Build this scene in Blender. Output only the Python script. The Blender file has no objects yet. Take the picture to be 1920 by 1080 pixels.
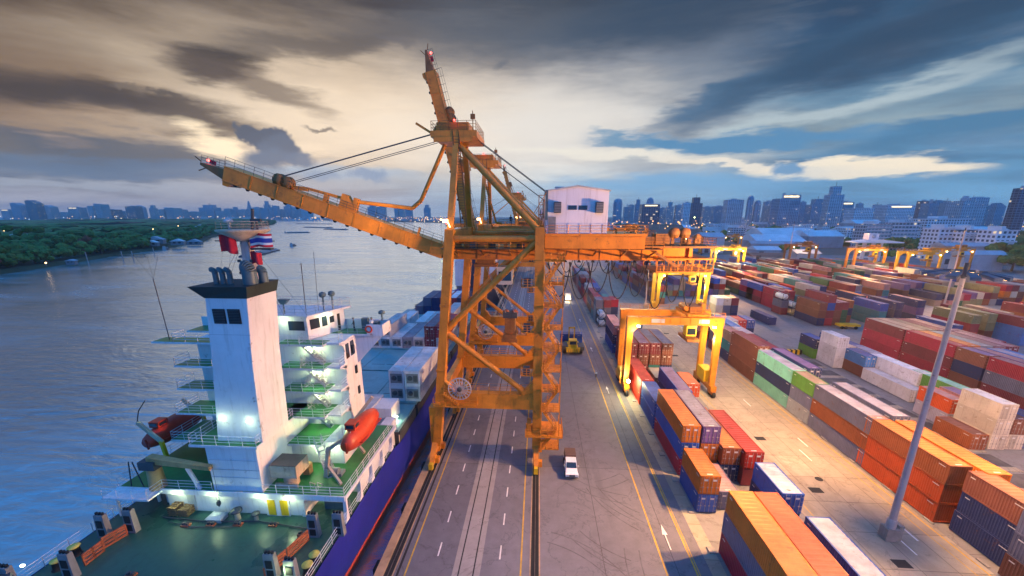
import bpy, math, random
from mathutils import Vector, Matrix
R = math.radians
rnd = random.Random(7)
D = bpy.data
scene = bpy.context.scene
COL = scene.collection

# ------------------------------------------------------------------ helpers
class MB:
    """collects simple solids into one mesh"""
    def __init__(s):
        s.v = []; s.f = []; s.m = []; s.sm = []
    def add(s, vs, fs, mi=0, sm=False):
        b = len(s.v); s.v += [tuple(p) for p in vs]
        for f in fs:
            s.f.append([i + b for i in f]); s.m.append(mi); s.sm.append(sm)
        return s
    def box(s, x0, x1, y0, y1, z0, z1, mi=0):
        v = [(x, y, z) for z in (z0, z1) for y in (y0, y1) for x in (x0, x1)]
        return s.add(v, [(0,2,3,1),(4,5,7,6),(0,1,5,4),(2,6,7,3),(0,4,6,2),(1,3,7,5)], mi)
    def hexa(s, lo, hi, mi=0):          # two quads (4 points each, same winding)
        return s.add(list(lo) + list(hi), [(3,2,1,0),(4,5,6,7),(0,1,5,4),(1,2,6,5),(2,3,7,6),(3,0,4,7)], mi)
    def beam(s, p, q, w, h, mi=0, up=(0,0,1)):
        p = Vector(p); q = Vector(q); d = (q - p).normalized(); u = Vector(up)
        if abs(d.dot(u)) > .98: u = Vector((0,1,0))
        a = d.cross(u).normalized(); b = a.cross(d).normalized()
        a *= w/2; b *= h/2
        return s.hexa([p-a-b, p+a-b, p+a+b, p-a+b], [q-a-b, q+a-b, q+a+b, q-a+b], mi)
    def tube(s, p, q, r, n=8, mi=0, r2=None, cap=True):
        p = Vector(p); q = Vector(q); d = (q - p)
        if d.length < 1e-6: return s
        d.normalize(); u = Vector((0,0,1)) if abs(d.z) < .95 else Vector((0,1,0))
        a = d.cross(u).normalized(); b = a.cross(d); r2 = r if r2 is None else r2
        vs = []
        for c, rr in ((p, r), (q, r2)):
            for k in range(n):
                t = 2*math.pi*k/n; vs.append(c + a*(rr*math.cos(t)) + b*(rr*math.sin(t)))
        s.add(vs, [(k, (k+1) % n, n+(k+1) % n, n+k) for k in range(n)], mi, n > 5)
        if cap:
            s.add(vs[:n], [tuple(range(n))[::-1]], mi); s.add(vs[n:], [tuple(range(n))], mi)
        return s
    def path(s, pts, r, n=5, mi=0):
        for a, b in zip(pts, pts[1:]): s.tube(a, b, r, n, mi)
        return s
    def lathe(s, prof, o=(0,0,0), n=16, mi=0, axis='z', sm=True):
        vs = []
        for r, z in prof:
            for k in range(n):
                t = 2*math.pi*k/n; c, e = r*math.cos(t), r*math.sin(t)
                p = (c, e, z) if axis == 'z' else ((z, c, e) if axis == 'x' else (e, z, c))
                vs.append((p[0]+o[0], p[1]+o[1], p[2]+o[2]))
        fs = [(i*n+k, i*n+(k+1) % n, (i+1)*n+(k+1) % n, (i+1)*n+k) for i in range(len(prof)-1) for k in range(n)]
        s.add(vs, fs, mi, sm)
        if prof[0][0] > 1e-4: s.add(vs[:n], [tuple(range(n))[::-1]], mi)
        if prof[-1][0] > 1e-4: s.add(vs[-n:], [tuple(range(n))], mi)
        return s
    def extr(s, poly, vec, mi=0):       # planar polygon swept along vec
        n = len(poly); P = [Vector(p) for p in poly]; Q = [p + Vector(vec) for p in P]
        s.add(P + Q, [tuple(range(n))[::-1], tuple(range(n, 2*n))] + [(k, (k+1) % n, n+(k+1) % n, n+k) for k in range(n)], mi)
        return s
    def rail(s, pts, h=1.05, sp=1.6, r=.035, rows=3, mi=0, n=4):
        pts = [Vector(p) for p in pts]
        for a, b in zip(pts, pts[1:]):
            L = (b-a).length; k = max(1, round(L/sp))
            for i in range(k+1):
                p = a.lerp(b, i/k); s.tube(p, p + Vector((0,0,h)), r, n, mi)
            for j in range(rows):
                z = Vector((0,0,h*(j+1)/rows)); s.tube(a+z, b+z, r*.8, n, mi)
        return s
    def stair(s, p, q, w, mi=0, side=(0,1,0), n=None):   # flight from low p to high q
        p = Vector(p); q = Vector(q); sd = Vector(side)*(w/2)
        for e in (-1, 1): s.beam(p+sd*e, q+sd*e, .08, .22, mi)
        n = n or max(3, int(abs(q.z-p.z)/.3))
        for i in range(n+1):
            c = p.lerp(q, i/n); s.beam(c-sd, c+sd, .22, .05, mi)
        for e in (-1, 1):
            for hh in (.5, 1.0): s.tube(p+sd*e+Vector((0,0,hh)), q+sd*e+Vector((0,0,hh)), .03, 4, mi)
            for i in range(0, 4):
                c = p.lerp(q, i/3)+sd*e; s.tube(c, c+Vector((0,0,1.0)), .03, 4, mi)
        return s
    def mesh(s, name, mats, o=(0,0,0)):
        me = D.meshes.new(name)
        me.from_pydata([(x-o[0], y-o[1], z-o[2]) for x, y, z in s.v], [], s.f)
        for m in mats: me.materials.append(m)
        me.polygons.foreach_set('material_index', s.m)
        me.polygons.foreach_set('use_smooth', s.sm)
        me.update(); return me

ORG = {}                                   # world origin of every root / part, for placing children
def link(o): COL.objects.link(o); return o
LABELS = {}
def tag(o, label=None, cat=None, group=None, kind=None):
    if label:
        o['label'] = label
        n = len(label.split())
        if n < 4 or n > 16: print('LABEL LENGTH', n, label)
        LABELS.setdefault(label, []).append(o.name)
    if cat: o['category'] = cat
    if group: o['group'] = group
    if kind: o['kind'] = kind
    return o
def thing(name, label, cat, loc=(0,0,0), group=None, rz=0):
    o = link(D.objects.new(name, None)); o.location = loc; o.rotation_euler = (0,0,rz)
    o.empty_display_size = .2; ORG[o] = tuple(loc); return tag(o, label, cat, group)
def part(name, mb, mats, parent, label=None, o=None):
    """mesh written in world coordinates (while its root is unrotated), hung under parent"""
    if not isinstance(mats, (list, tuple)): mats = [mats]
    po = ORG[parent]; o = po if o is None else o
    ob = link(D.objects.new(name, mb.mesh(name, mats, o))); ob.parent = parent
    ob.location = (o[0]-po[0], o[1]-po[1], o[2]-po[2]); ORG[ob] = tuple(o)
    if label: ob['label'] = label
    return ob
def solo(name, mb, mats, label, cat, group=None, o=(0,0,0), kind=None):
    if not isinstance(mats, (list, tuple)): mats = [mats]
    ob = link(D.objects.new(name, mb.mesh(name, mats, o))); ob.location = o; ORG[ob] = tuple(o)
    return tag(ob, label, cat, group, kind)
def struct(name, mb, mats, kind='structure'):
    if not isinstance(mats, (list, tuple)): mats = [mats]
    ob = link(D.objects.new(name, mb.mesh(name, mats))); ob['kind'] = kind; return ob
def copy_tree(o, parent=None):
    c = o.copy(); link(c)
    if parent is not None: c.parent = parent
    for ch in list(o.children): copy_tree(ch, c)
    return c

# camera geometry of the photograph (14 mm lens 36 m above the quay); at() gives a world point on the plane y = Y
F_, CY_ = 747., 603.
PIT = math.atan((CY_-405)/F_); YAW = R(3.70); CAMH = 36.
def ray(x, y):
    u = (x-960)/F_; v = (y-CY_)/F_
    f = math.cos(PIT)-v*math.sin(PIT); d = -(math.sin(PIT)+v*math.cos(PIT))
    return (u*math.cos(YAW)-f*math.sin(YAW), u*math.sin(YAW)+f*math.cos(YAW), d)
def at(x, y, Y):
    r = ray(x, y); t = Y/r[1]; return (r[0]*t, Y, CAMH+r[2]*t)
def on(x, y, z=0):
    r = ray(x, y); t = (z-CAMH)/r[2]; return (r[0]*t, r[1]*t, z)

# ------------------------------------------------------------------ materials
def lin(c):
    c = c/255.; return c/12.92 if c < .04045 else ((c+.055)/1.055)**2.4
def srgb(r, g, b): return (lin(r), lin(g), lin(b), 1)
MATS = {}
def nmat(name):
    m = D.materials.new(name); m.use_nodes = True; nt = m.node_tree
    return m, nt, nt.nodes, nt.links, nt.nodes['Principled BSDF']
def mixrgb(nt, mode, fac, a, b):
    n = nt.nodes.new('ShaderNodeMix'); n.data_type = 'RGBA'; n.blend_type = mode
    for sock, val in ((n.inputs[0], fac), (n.inputs[6], a), (n.inputs[7], b)):
        if hasattr(val, 'is_output'): nt.links.new(val, sock)
        else: sock.default_value = val
    return n.outputs[2]
def noise(nt, vec, scale, detail=4, rough=.6, dist=0):
    n = nt.nodes.new('ShaderNodeTexNoise'); n.inputs['Scale'].default_value = scale
    n.inputs['Detail'].default_value = detail; n.inputs['Roughness'].default_value = rough
    n.inputs['Distortion'].default_value = dist
    if vec is not None: nt.links.new(vec, n.inputs['Vector'])
    return n.outputs['Fac']
def ramp(nt, fac, stops, interp='LINEAR'):
    n = nt.nodes.new('ShaderNodeValToRGB'); cr = n.color_ramp; cr.interpolation = interp
    while len(cr.elements) < len(stops): cr.elements.new(.5)
    for e, (p, c) in zip(cr.elements, stops):
        e.position = p; e.color = c if isinstance(c, (tuple, list)) else (c, c, c, 1)
    nt.links.new(fac, n.inputs[0]); return n.outputs[0]
def mapping(nt, vec, scale=(1,1,1), loc=(0,0,0), rot=(0,0,0)):
    n = nt.nodes.new('ShaderNodeMapping'); n.inputs['Scale'].default_value = scale
    n.inputs['Location'].default_value = loc; n.inputs['Rotation'].default_value = rot
    nt.links.new(vec, n.inputs['Vector']); return n.outputs[0]
def bump(nt, h, strength, dist, normal_in):
    b = nt.nodes.new('ShaderNodeBump'); b.inputs['Strength'].default_value = strength
    b.inputs['Distance'].default_value = dist; nt.links.new(h, b.inputs['Height']); nt.links.new(b.outputs[0], normal_in)

def paint(name, c, rough=.5, var=.25, scale=.35, rust=.0, metal=0, streak=True, spec=.4, rnd_=False):
    """weathered paint: broad tone variation, vertical dirt streaks, patches of rust"""
    if name in MATS: return MATS[name]
    m, nt, N, L, P = nmat(name)
    tc = N.new('ShaderNodeTexCoord'); vec = tc.outputs['Object']
    if rnd_:
        oi = N.new('ShaderNodeObjectInfo'); mm = N.new('ShaderNodeMath'); mm.operation = 'MULTIPLY'; mm.inputs[1].default_value = 57.
        L.new(oi.outputs['Random'], mm.inputs[0])
        va = N.new('ShaderNodeVectorMath'); va.operation = 'ADD'; L.new(vec, va.inputs[0]); L.new(mm.outputs[0], va.inputs[1]); vec = va.outputs[0]
    n1 = noise(nt, vec, scale, 5, .65)
    d = [x*(1-var*1.4) for x in c[:3]] + [1]; l = [min(1, x*(1+var*.8)) for x in c[:3]] + [1]
    colr = ramp(nt, n1, [(.28, tuple(d)), (.72, tuple(l))])
    if streak:
        n2 = noise(nt, mapping(nt, vec, (2.2, 2.2, .16)), 1.3, 4, .7)
        colr = mixrgb(nt, 'MULTIPLY', ramp(nt, n2, [(.52, 0.), (.8, .5)]), colr, (.45, .38, .33, 1))
    if rust:
        n3 = noise(nt, vec, .9, 8, .72)
        colr = mixrgb(nt, 'MIX', ramp(nt, n3, [(.62-.12*rust, 0.), (.74-.08*rust, .85)]), colr, (.14, .055, .025, 1))
    if rnd_:
        hs = N.new('ShaderNodeHueSaturation'); mr = N.new('ShaderNodeMapRange'); mr.inputs[3].default_value = .7; mr.inputs[4].default_value = 1.2
        L.new(oi.outputs['Random'], mr.inputs[0]); L.new(mr.outputs[0], hs.inputs['Value']); L.new(colr, hs.inputs['Color']); colr = hs.outputs[0]
    L.new(colr, P.inputs['Base Color']); P.inputs['Roughness'].default_value = rough
    P.inputs['Metallic'].default_value = metal; P.inputs['Specular IOR Level'].default_value = spec
    bump(nt, noise(nt, vec, 3., 3), .08, .02, P.inputs['Normal'])
    MATS[name] = m; return m
def emit(name, c, s):
    m, nt, N, L, P = nmat(name); P.inputs['Base Color'].default_value = (*c[:3], 1)
    P.inputs['Emission Color'].default_value = (*c[:3], 1); P.inputs['Emission Strength'].default_value = s; MATS[name] = m; return m

def ground_mat(name, c1, c2, stain, sc=.05, joints=None, rough=.75, bmp=.15):
    m, nt, N, L, P = nmat(name); tc = N.new('ShaderNodeTexCoord'); vec = tc.outputs['Object']
    n1 = noise(nt, vec, sc, 6, .6); n2 = noise(nt, vec, sc*14, 6, .7); n3 = noise(nt, mapping(nt, vec, (1, .12, 1)), sc*5, 5, .65)
    colr = ramp(nt, n1, [(.3, c1), (.7, c2)])
    colr = mixrgb(nt, 'MULTIPLY', ramp(nt, n2, [(.35, .55), (.62, 0.)]), colr, (.72, .7, .68, 1))
    colr = mixrgb(nt, 'MIX', ramp(nt, n3, [(.56, 0.), (.72, .55)]), colr, stain)
    n5 = noise(nt, vec, .33, 8, .75)
    colr = mixrgb(nt, 'MIX', ramp(nt, n5, [(.62, 0.), (.7, .5)]), colr, stain)
    n6 = noise(nt, vec, .16, 7, .62, .6)
    colr = mixrgb(nt, 'MULTIPLY', ramp(nt, n6, [(.488, 0.), (.5, .55), (.512, 0.)]), colr, (.5,.48,.47,1))
    if joints:
        br = N.new('ShaderNodeTexBrick'); br.offset = 0; br.inputs['Scale'].default_value = 1
        br.inputs['Brick Width'].default_value = joints[0]; br.inputs['Row Height'].default_value = joints[1]
        br.inputs['Mortar Size'].default_value = .045; br.inputs['Mortar Smooth'].default_value = .4
        br.inputs['Color1'].default_value = (1,1,1,1); br.inputs['Color2'].default_value = (.84,.84,.86,1); br.inputs['Mortar'].default_value = (.45,.42,.4,1)
        L.new(vec, br.inputs['Vector']); colr = mixrgb(nt, 'MULTIPLY', 1., colr, br.outputs['Color'])
    L.new(colr, P.inputs['Base Color'])
    L.new(ramp(nt, n1, [(.3, rough-.22), (.7, rough+.1)]), P.inputs['Roughness'])
    P.inputs['Specular IOR Level'].default_value = .35
    bump(nt, noise(nt, vec, 6, 5, .7), bmp, .03, P.inputs['Normal']); MATS[name] = m; return m

asphalt = ground_mat('asphalt', (.15,.145,.165,1), (.225,.215,.24,1), (.09,.086,.1,1), joints=(7.6, 26))
concrete = ground_mat('yard_concrete', (.34,.29,.22,1), (.44,.38,.29,1), (.18,.15,.115,1), joints=(3.7, 5.2))
yardbase = ground_mat('yard_ground', (.2,.195,.2,1), (.28,.27,.27,1), (.1,.09,.085,1), joints=(13, 13))
strip_mat = ground_mat('track_concrete', (.3,.27,.26,1), (.38,.34,.33,1), (.19,.17,.16,1))
land_mat = ground_mat('city_ground', (.07,.08,.07,1), (.14,.14,.13,1), (.05,.06,.04,1), sc=.006)
white_mark = paint('road_marking_white', (.75,.73,.7,1), .7, .2, 1.5, streak=False)
yellow_mark = paint('road_marking_yellow', (.6,.36,.04,1), .7, .25, 1.2, streak=False)
dark_gap = paint('dark_slot', (.02,.02,.022,1), .8, .2, streak=False)
tyre_rub = paint('tyre_rubber_trace', (.125,.118,.128,1), .8, .3, .8, streak=False)
steel_rail = paint('rail_steel', (.16,.13,.11,1), .4, .3, 1., metal=.6, streak=False)
gold = paint('crane_orange', (.7,.24,.02,1), .42, .24, .3, rust=.35)
golddk = paint('crane_orange_dark', (.3,.12,.03,1), .6, .3, .4, rust=.5)
ylw = paint('yard_crane_yellow', (.72,.36,.02,1), .45, .2, .3, rust=.3)
ylw2 = paint('machine_yellow', (.75,.45,.02,1), .45, .15, .5)
house_w = paint('house_white', (.72,.68,.74,1), .5, .06, .3)
shipw = paint('ship_white', (.72,.7,.74,1), .45, .1, .25, rust=.06)
shipdeck = ground_mat('ship_deck_green', (.022,.08,.065,1), (.036,.115,.085,1), (.015,.045,.04,1), sc=.14, rough=.42, bmp=.05)
shipgreen = paint('deck_green_bright', (.03,.2,.05,1), .4, .3, .4, streak=False)
hullblue = paint('hull_blue', (.02,.025,.34,1), .4, .18, .12, rust=.12)
hullred = paint('hull_boot_red', (.62,.1,.04,1), .5, .25, .3, rust=.2)
hulldark = paint('hull_navy', (.02,.03,.06,1), .5, .2, .2, rust=.2)
funnelcap = paint('funnel_black', (.02,.032,.032,1), .7, .2, .5)
pipegrey = paint('pipe_grey_blue', (.09,.14,.16,1), .45, .2, .5)
ochre = paint('ochre_paint', (.5,.3,.12,1), .5, .25, .5, rust=.3)
rustrail = paint('rust_red_rail', (.4,.11,.05,1), .6, .3, .6, rust=.5)
beige = paint('beige_paint', (.55,.42,.3,1), .55, .2, .6, rust=.2)
boatred = paint('lifeboat_orange_red', (.52,.04,.02,1), .35, .12, .5)
boatorange = paint('lifeboat_orange', (.55,.055,.02,1), .35, .12, .5)
black = paint('black_rubber', (.018,.018,.02,1), .7, .2, 1., streak=False)
darkgrey = paint('dark_grey_metal', (.06,.065,.075,1), .5, .25, .6)
midgrey = paint('mid_grey_metal', (.22,.23,.25,1), .5, .2, .6)
lightgrey = paint('light_grey_metal', (.45,.46,.48,1), .5, .2, .6)
hatchmat = paint('hatch_cover_blue_grey', (.2,.4,.42,1), .5, .2, .2, rust=.15)
wood = paint('pallet_wood', (.3,.17,.08,1), .8, .3, 1.)
polemat = paint('mast_pale_grey', (.44,.37,.36,1), .4, .15, .3, rust=.1)
concpost = paint('concrete_plinth', (.3,.28,.26,1), .85, .2, .8)
glassd = paint('dark_glass', (.02,.03,.045,1), .08, .1, .5, streak=False, spec=.8)
kerbmat = paint('quay_kerb_concrete', (.42,.28,.17,1), .8, .25, .5)
flagred = paint('flag_red', (.6,.02,.04,1), .8, .1, 1., streak=False)
flagwhite = paint('flag_white', (.75,.75,.75,1), .8, .05, 1., streak=False)
flagblue = paint('flag_blue', (.03,.06,.35,1), .8, .1, 1., streak=False)
skin = paint('skin', (.4,.22,.15,1), .6, .05, 1., streak=False)
lamp_warm = emit('lamp_warm_lit', (1, .62, .25), 9)
lamp_cool = emit('lamp_green_white_lit', (.88, 1, .75), 12)
lamp_yel = emit('lamp_yellow_lit', (1, .82, .35), 30)
lamp_red = emit('beacon_red_lit', (1, .05, .04), 14)
win_lit = emit('window_lit', (1, .72, .35), 2.2)

def water_mat():
    m, nt, N, L, P = nmat('river_water'); tc = N.new('ShaderNodeTexCoord'); vec = tc.outputs['Object']
    n0 = noise(nt, vec, .006, 3)
    L.new(ramp(nt, n0, [(.3, (.52,.66,.69,1)), (.7, (.64,.76,.78,1))]), P.inputs['Base Color'])
    P.inputs['Roughness'].default_value = .2; P.inputs['IOR'].default_value = 1.33; P.inputs['Specular IOR Level'].default_value = .75; P.inputs['Metallic'].default_value = .78
    a = noise(nt, mapping(nt, vec, (.16, .5, 1), rot=(0,0,R(28))), 1., 6, .62, .6)
    b = noise(nt, mapping(nt, vec, (.03, .075, 1), rot=(0,0,R(20))), 1., 4, .55, 1.2)
    ad = N.new('ShaderNodeMath'); ad.operation = 'MULTIPLY_ADD'; L.new(b, ad.inputs[0]); ad.inputs[1].default_value = 2.2; L.new(a, ad.inputs[2])
    L.new(ramp(nt, noise(nt, mapping(nt, vec, (.012,.03,1), rot=(0,0,R(24))), 1., 4, .6, .8), [(.35,.1), (.65,.3)]), P.inputs['Roughness'])
    bump(nt, ad.outputs[0], .55, .45, P.inputs['Normal']); return m
water = water_mat()

def foliage(name, a, b):
    m, nt, N, L, P = nmat(name); tc = N.new('ShaderNodeTexCoord'); geo = N.new('ShaderNodeNewGeometry')
    n1 = noise(nt, tc.outputs['Object'], .12, 4, .7); n2 = noise(nt, tc.outputs['Object'], 1.1, 3, .7)
    mx = N.new('ShaderNodeMath'); mx.operation = 'ADD'; L.new(n1, mx.inputs[0]); L.new(n2, mx.inputs[1])
    hf = N.new('ShaderNodeMath'); hf.operation = 'MULTIPLY'; hf.inputs[1].default_value = .5; L.new(mx.outputs[0], hf.inputs[0])
    L.new(ramp(nt, hf.outputs[0], [(.36, a), (.64, b)]), P.inputs['Base Color'])
    P.inputs['Roughness'].default_value = .8; P.inputs['Specular IOR Level'].default_value = .15; MATS[name] = m; return m
leafA = foliage('leaf_deep_green', (.02,.06,.015,1), (.1,.2,.04,1))
leafB = foliage('leaf_mid_green', (.03,.085,.02,1), (.15,.27,.06,1))
leafC = foliage('leaf_rusty', (.1,.035,.02,1), (.24,.08,.04,1))
bark = paint('bark', (.09,.065,.045,1), .9, .3, 1.)

def facade(name, wall, glass, bw, bh, lit=.08, mort=.22, vert=False):
    """storeys of windows set in a wall, a few of them lit"""
    if name in MATS: return MATS[name]
    m, nt, N, L, P = nmat(name); tc = N.new('ShaderNodeTexCoord')
    sx = N.new('ShaderNodeSeparateXYZ'); L.new(tc.outputs['Object'], sx.inputs[0])
    ad = N.new('ShaderNodeMath'); ad.operation = 'ADD'; L.new(sx.outputs[0], ad.inputs[0]); L.new(sx.outputs[1], ad.inputs[1])
    cb = N.new('ShaderNodeCombineXYZ'); L.new(ad.outputs[0], cb.inputs[0]); L.new(sx.outputs[2], cb.inputs[1])
    br = N.new('ShaderNodeTexBrick'); br.offset = 0; br.inputs['Scale'].default_value = 1
    br.inputs['Brick Width'].default_value = bw; br.inputs['Row Height'].default_value = bh
    br.inputs['Mortar Size'].default_value = mort*min(bw, bh); br.inputs['Mortar Smooth'].default_value = .1
    br.inputs['Color1'].default_value = glass; br.inputs['Color2'].default_value = tuple(x*.5 for x in glass[:3]) + (1,); br.inputs['Mortar'].default_value = wall
    L.new(cb.outputs[0], br.inputs['Vector'])
    n1 = noise(nt, tc.outputs['Object'], .05, 3)
    L.new(mixrgb(nt, 'MULTIPLY', ramp(nt, n1, [(.4, .5), (.65, 0.)]), br.outputs['Color'], (.7,.7,.72,1)), P.inputs['Base Color'])
    # lit rooms: one random value per cell
    def cell(v, k):
        d = N.new('ShaderNodeMath'); d.operation = 'DIVIDE'; L.new(v, d.inputs[0]); d.inputs[1].default_value = k
        f = N.new('ShaderNodeMath'); f.operation = 'FLOOR'; L.new(d.outputs[0], f.inputs[0]); return f.outputs[0]
    c2 = N.new('ShaderNodeCombineXYZ'); L.new(cell(ad.outputs[0], bw), c2.inputs[0]); L.new(cell(sx.outputs[2], bh), c2.inputs[1])
    oi = N.new('ShaderNodeObjectInfo'); L.new(oi.outputs['Random'], c2.inputs[2])
    wn = N.new('ShaderNodeTexWhiteNoise'); L.new(c2.outputs[0], wn.inputs['Vector'])
    gt = N.new('ShaderNodeMath'); gt.operation = 'LESS_THAN'; L.new(wn.outputs['Value'], gt.inputs[0]); gt.inputs[1].default_value = lit
    ml = N.new('ShaderNodeMath'); ml.operation = 'MULTIPLY'; L.new(gt.outputs[0], ml.inputs[0])
    iv = N.new('ShaderNodeMath'); iv.operation = 'SUBTRACT'; iv.inputs[0].default_value = 1; L.new(br.outputs['Fac'], iv.inputs[1]); L.new(iv.outputs[0], ml.inputs[1])
    sc = N.new('ShaderNodeMath'); sc.operation = 'MULTIPLY'; L.new(ml.outputs[0], sc.inputs[0]); sc.inputs[1].default_value = .8; L.new(sc.outputs[0], P.inputs['Emission Strength'])
    P.inputs['Emission Color'].default_value = (1,.75,.42,1)
    L.new(ramp(nt, br.outputs['Fac'], [(0, .2), (1, .75)]), P.inputs['Roughness']); MATS[name] = m; return m
FAC = [facade('facade_blue_tower', (.24,.42,.54,1), (.1,.2,.28,1), 4, 3.6, .03),
       facade('facade_pale_tower', (.48,.6,.68,1), (.12,.2,.26,1), 5, 3.4, .03, .26),
       facade('facade_dark_tower', (.1,.18,.24,1), (.05,.1,.15,1), 6, 3.8, .025, .14),
       facade('facade_grey_tower', (.36,.5,.58,1), (.13,.22,.28,1), 3.6, 3.3, .03, .2),
       facade('facade_white_block', (.72,.78,.85,1), (.1,.13,.17,1), 3.4, 3.2, .04, .24)]
roofgrey = paint('roof_grey', (.38,.45,.52,1), .7, .25, .05)
roofpale = paint('roof_pale', (.68,.75,.8,1), .6, .2, .05)
roofrust = paint('roof_rust', (.28,.13,.09,1), .7, .25, .08)

# ------------------------------------------------------------------ camera and render
cam = D.cameras.new('camera'); cam.sensor_width = 36; cam.lens = F_/1920*36; cam.shift_y = (CY_-540)/1920
cam.clip_start = .3; cam.clip_end = 30000
co = link(D.objects.new('camera', cam)); co.location = (0, 0, CAMH); co.rotation_euler = (R(90)-PIT, 0, YAW)
scene.camera = co
scene.render.engine = 'CYCLES'
scene.cycles.use_denoising = True
scene.cycles.max_bounces = 5; scene.cycles.diffuse_bounces = 3; scene.cycles.glossy_bounces = 3
scene.cycles.transparent_max_bounces = 4; scene.cycles.caustics_reflective = False; scene.cycles.caustics_refractive = False
scene.cycles.sample_clamp_indirect = 4
scene.view_settings.view_transform = 'Standard'; scene.view_settings.look = 'None'
scene.view_settings.exposure = .14; scene.view_settings.gamma = 1
# ------------------------------------------------------------------ sky: dusk clouds over a Nishita sky, all by direction
world = D.worlds.new('World'); scene.world = world; world.use_nodes = True
def build_sky():
    nt = world.node_tree; N, L = nt.nodes, nt.links; bg = N['Background']
    def math_(op, a, b=None, c=None, clamp=False):
        n = N.new('ShaderNodeMath'); n.operation = op; n.use_clamp = clamp
        for i, x in enumerate((a, b, c)):
            if x is None: continue
            if hasattr(x, 'is_output'): L.new(x, n.inputs[i])
            else: n.inputs[i].default_value = x
        return n.outputs[0]
    tc = N.new('ShaderNodeTexCoord'); sx = N.new('ShaderNodeSeparateXYZ'); L.new(tc.outputs['Generated'], sx.inputs[0])
    x, y, z = sx.outputs
    az = math_('MULTIPLY', math_('ARCTAN2', x, y), 57.29578)
    el = math_('MULTIPLY', math_('ARCSINE', z), 57.29578)
    ca = N.new('ShaderNodeCombineXYZ'); L.new(az, ca.inputs[0]); L.new(el, ca.inputs[1]); V = ca.outputs[0]
    zz = math_('ADD', math_('MAXIMUM', z, 0.), .09)
    cp = N.new('ShaderNodeCombineXYZ'); L.new(math_('DIVIDE', x, zz), cp.inputs[0]); L.new(math_('DIVIDE', y, zz), cp.inputs[1]); PL = cp.outputs[0]
    def warp(scale, amp, detail):
        n = N.new('ShaderNodeTexNoise'); n.inputs['Scale'].default_value = 1; n.inputs['Detail'].default_value = detail; n.inputs['Roughness'].default_value = .62
        L.new(mapping(nt, V, scale), n.inputs['Vector'])
        s = N.new('ShaderNodeVectorMath'); s.operation = 'SUBTRACT'; L.new(n.outputs['Color'], s.inputs[0]); s.inputs[1].default_value = (.5,.5,.5)
        m = N.new('ShaderNodeVectorMath'); m.operation = 'MULTIPLY'; L.new(s.outputs[0], m.inputs[0]); m.inputs[1].default_value = (amp[0], amp[1], 0)
        a = N.new('ShaderNodeVectorMath'); a.operation = 'ADD'; L.new(V, a.inputs[0]); L.new(m.outputs[0], a.inputs[1]); return a.outputs[0]
    VS = warp((.07,.32,1), (13, 5.5), 5)          # streaky
    VP = warp((.28,.36,1), (3.2, 3.2), 5)         # puffy
    sv = N.new('ShaderNodeSeparateXYZ'); L.new(VS, sv.inputs[0]); azw, elw = sv.outputs[0], sv.outputs[1]
    def elramp(stops):
        e = math_('DIVIDE', elw, 26., clamp=True)
        return ramp(nt, e, [(a/26., srgb(*c)) for a, c in stops])
    RL = elramp([(0,(182,178,182)),(2,(160,162,170)),(4,(124,130,140)),(6.5,(118,106,94)),(9,(132,104,78)),(13,(106,84,62)),(17,(82,61,41)),(22,(54,42,34))])
    RC = elramp([(0,(168,190,206)),(2,(150,168,188)),(4,(132,150,170)),(6.5,(170,160,150)),(9,(232,214,190)),(12,(222,204,180)),(15,(164,144,124)),(18,(106,91,80)),(22,(72,63,60))])
    RM = elramp([(0,(165,190,208)),(2,(165,190,208)),(4,(192,204,210)),(7,(222,220,213)),(10,(222,216,208)),(13,(202,197,190)),(17,(152,152,154)),(20,(98,103,111)),(23,(62,70,82))])
    RR = elramp([(0,(140,188,214)),(2,(108,164,202)),(4,(92,142,177)),(6,(88,134,168)),(9,(135,155,165)),(12,(98,133,157)),(14,(64,99,129)),(18,(47,78,108)),(22,(41,63,87))])
    def seg(a, b): return math_('SMOOTH_MIN', 1., math_('DIVIDE', math_('SUBTRACT', azw, a), b-a, clamp=True), 0.)
    c = mixrgb(nt, 'MIX', seg(-46, -26), RL, RC); c = mixrgb(nt, 'MIX', seg(-24, 0), c, RM); c = mixrgb(nt, 'MIX', seg(2, 30), c, RR)
    # thin streaks of cloud over everything
    n1 = noise(nt, mapping(nt, PL, (.55, .8, 1), rot=(0,0,R(35))), 1., 5, .62, .5)
    c = mixrgb(nt, 'MULTIPLY', ramp(nt, n1, [(.45, 0.), (.62, .6)]), c, (.5,.51,.56,1))
    n2 = noise(nt, mapping(nt, V, (.06, .42, 1), rot=(0,0,R(-4))), 1., 5, .6, .4)
    c = mixrgb(nt, 'SCREEN', ramp(nt, n2, [(.5, 0.), (.72, .35)]), c, srgb(120,112,104))
    def ael(px, py):
        r = ray(px, py); return math.degrees(math.atan2(r[0], r[1])), math.degrees(math.atan2(r[2], math.hypot(r[0], r[1])))
    def blob(px, py, wx, wy, col, k=1., rot=0, soft=.5, W=None):
        nonlocal c
        a0, e0 = ael(px, py); wa = abs(ael(px+wx, py)[0]-ael(px-wx, py)[0])/2; we = abs(ael(px, py-wy)[1]-ael(px, py+wy)[1])/2
        n = N.new('ShaderNodeMapping'); n.vector_type = 'TEXTURE'; L.new(W or VS, n.inputs[0])
        n.inputs['Location'].default_value = (a0, e0, 0); n.inputs['Rotation'].default_value = (0,0,R(rot)); n.inputs['Scale'].default_value = (wa, we, 1)
        ln = N.new('ShaderNodeVectorMath'); ln.operation = 'LENGTH'; L.new(n.outputs[0], ln.inputs[0])
        mr = N.new('ShaderNodeMapRange'); mr.interpolation_type = 'SMOOTHSTEP'; L.new(ln.outputs['Value'], mr.inputs[0])
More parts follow.
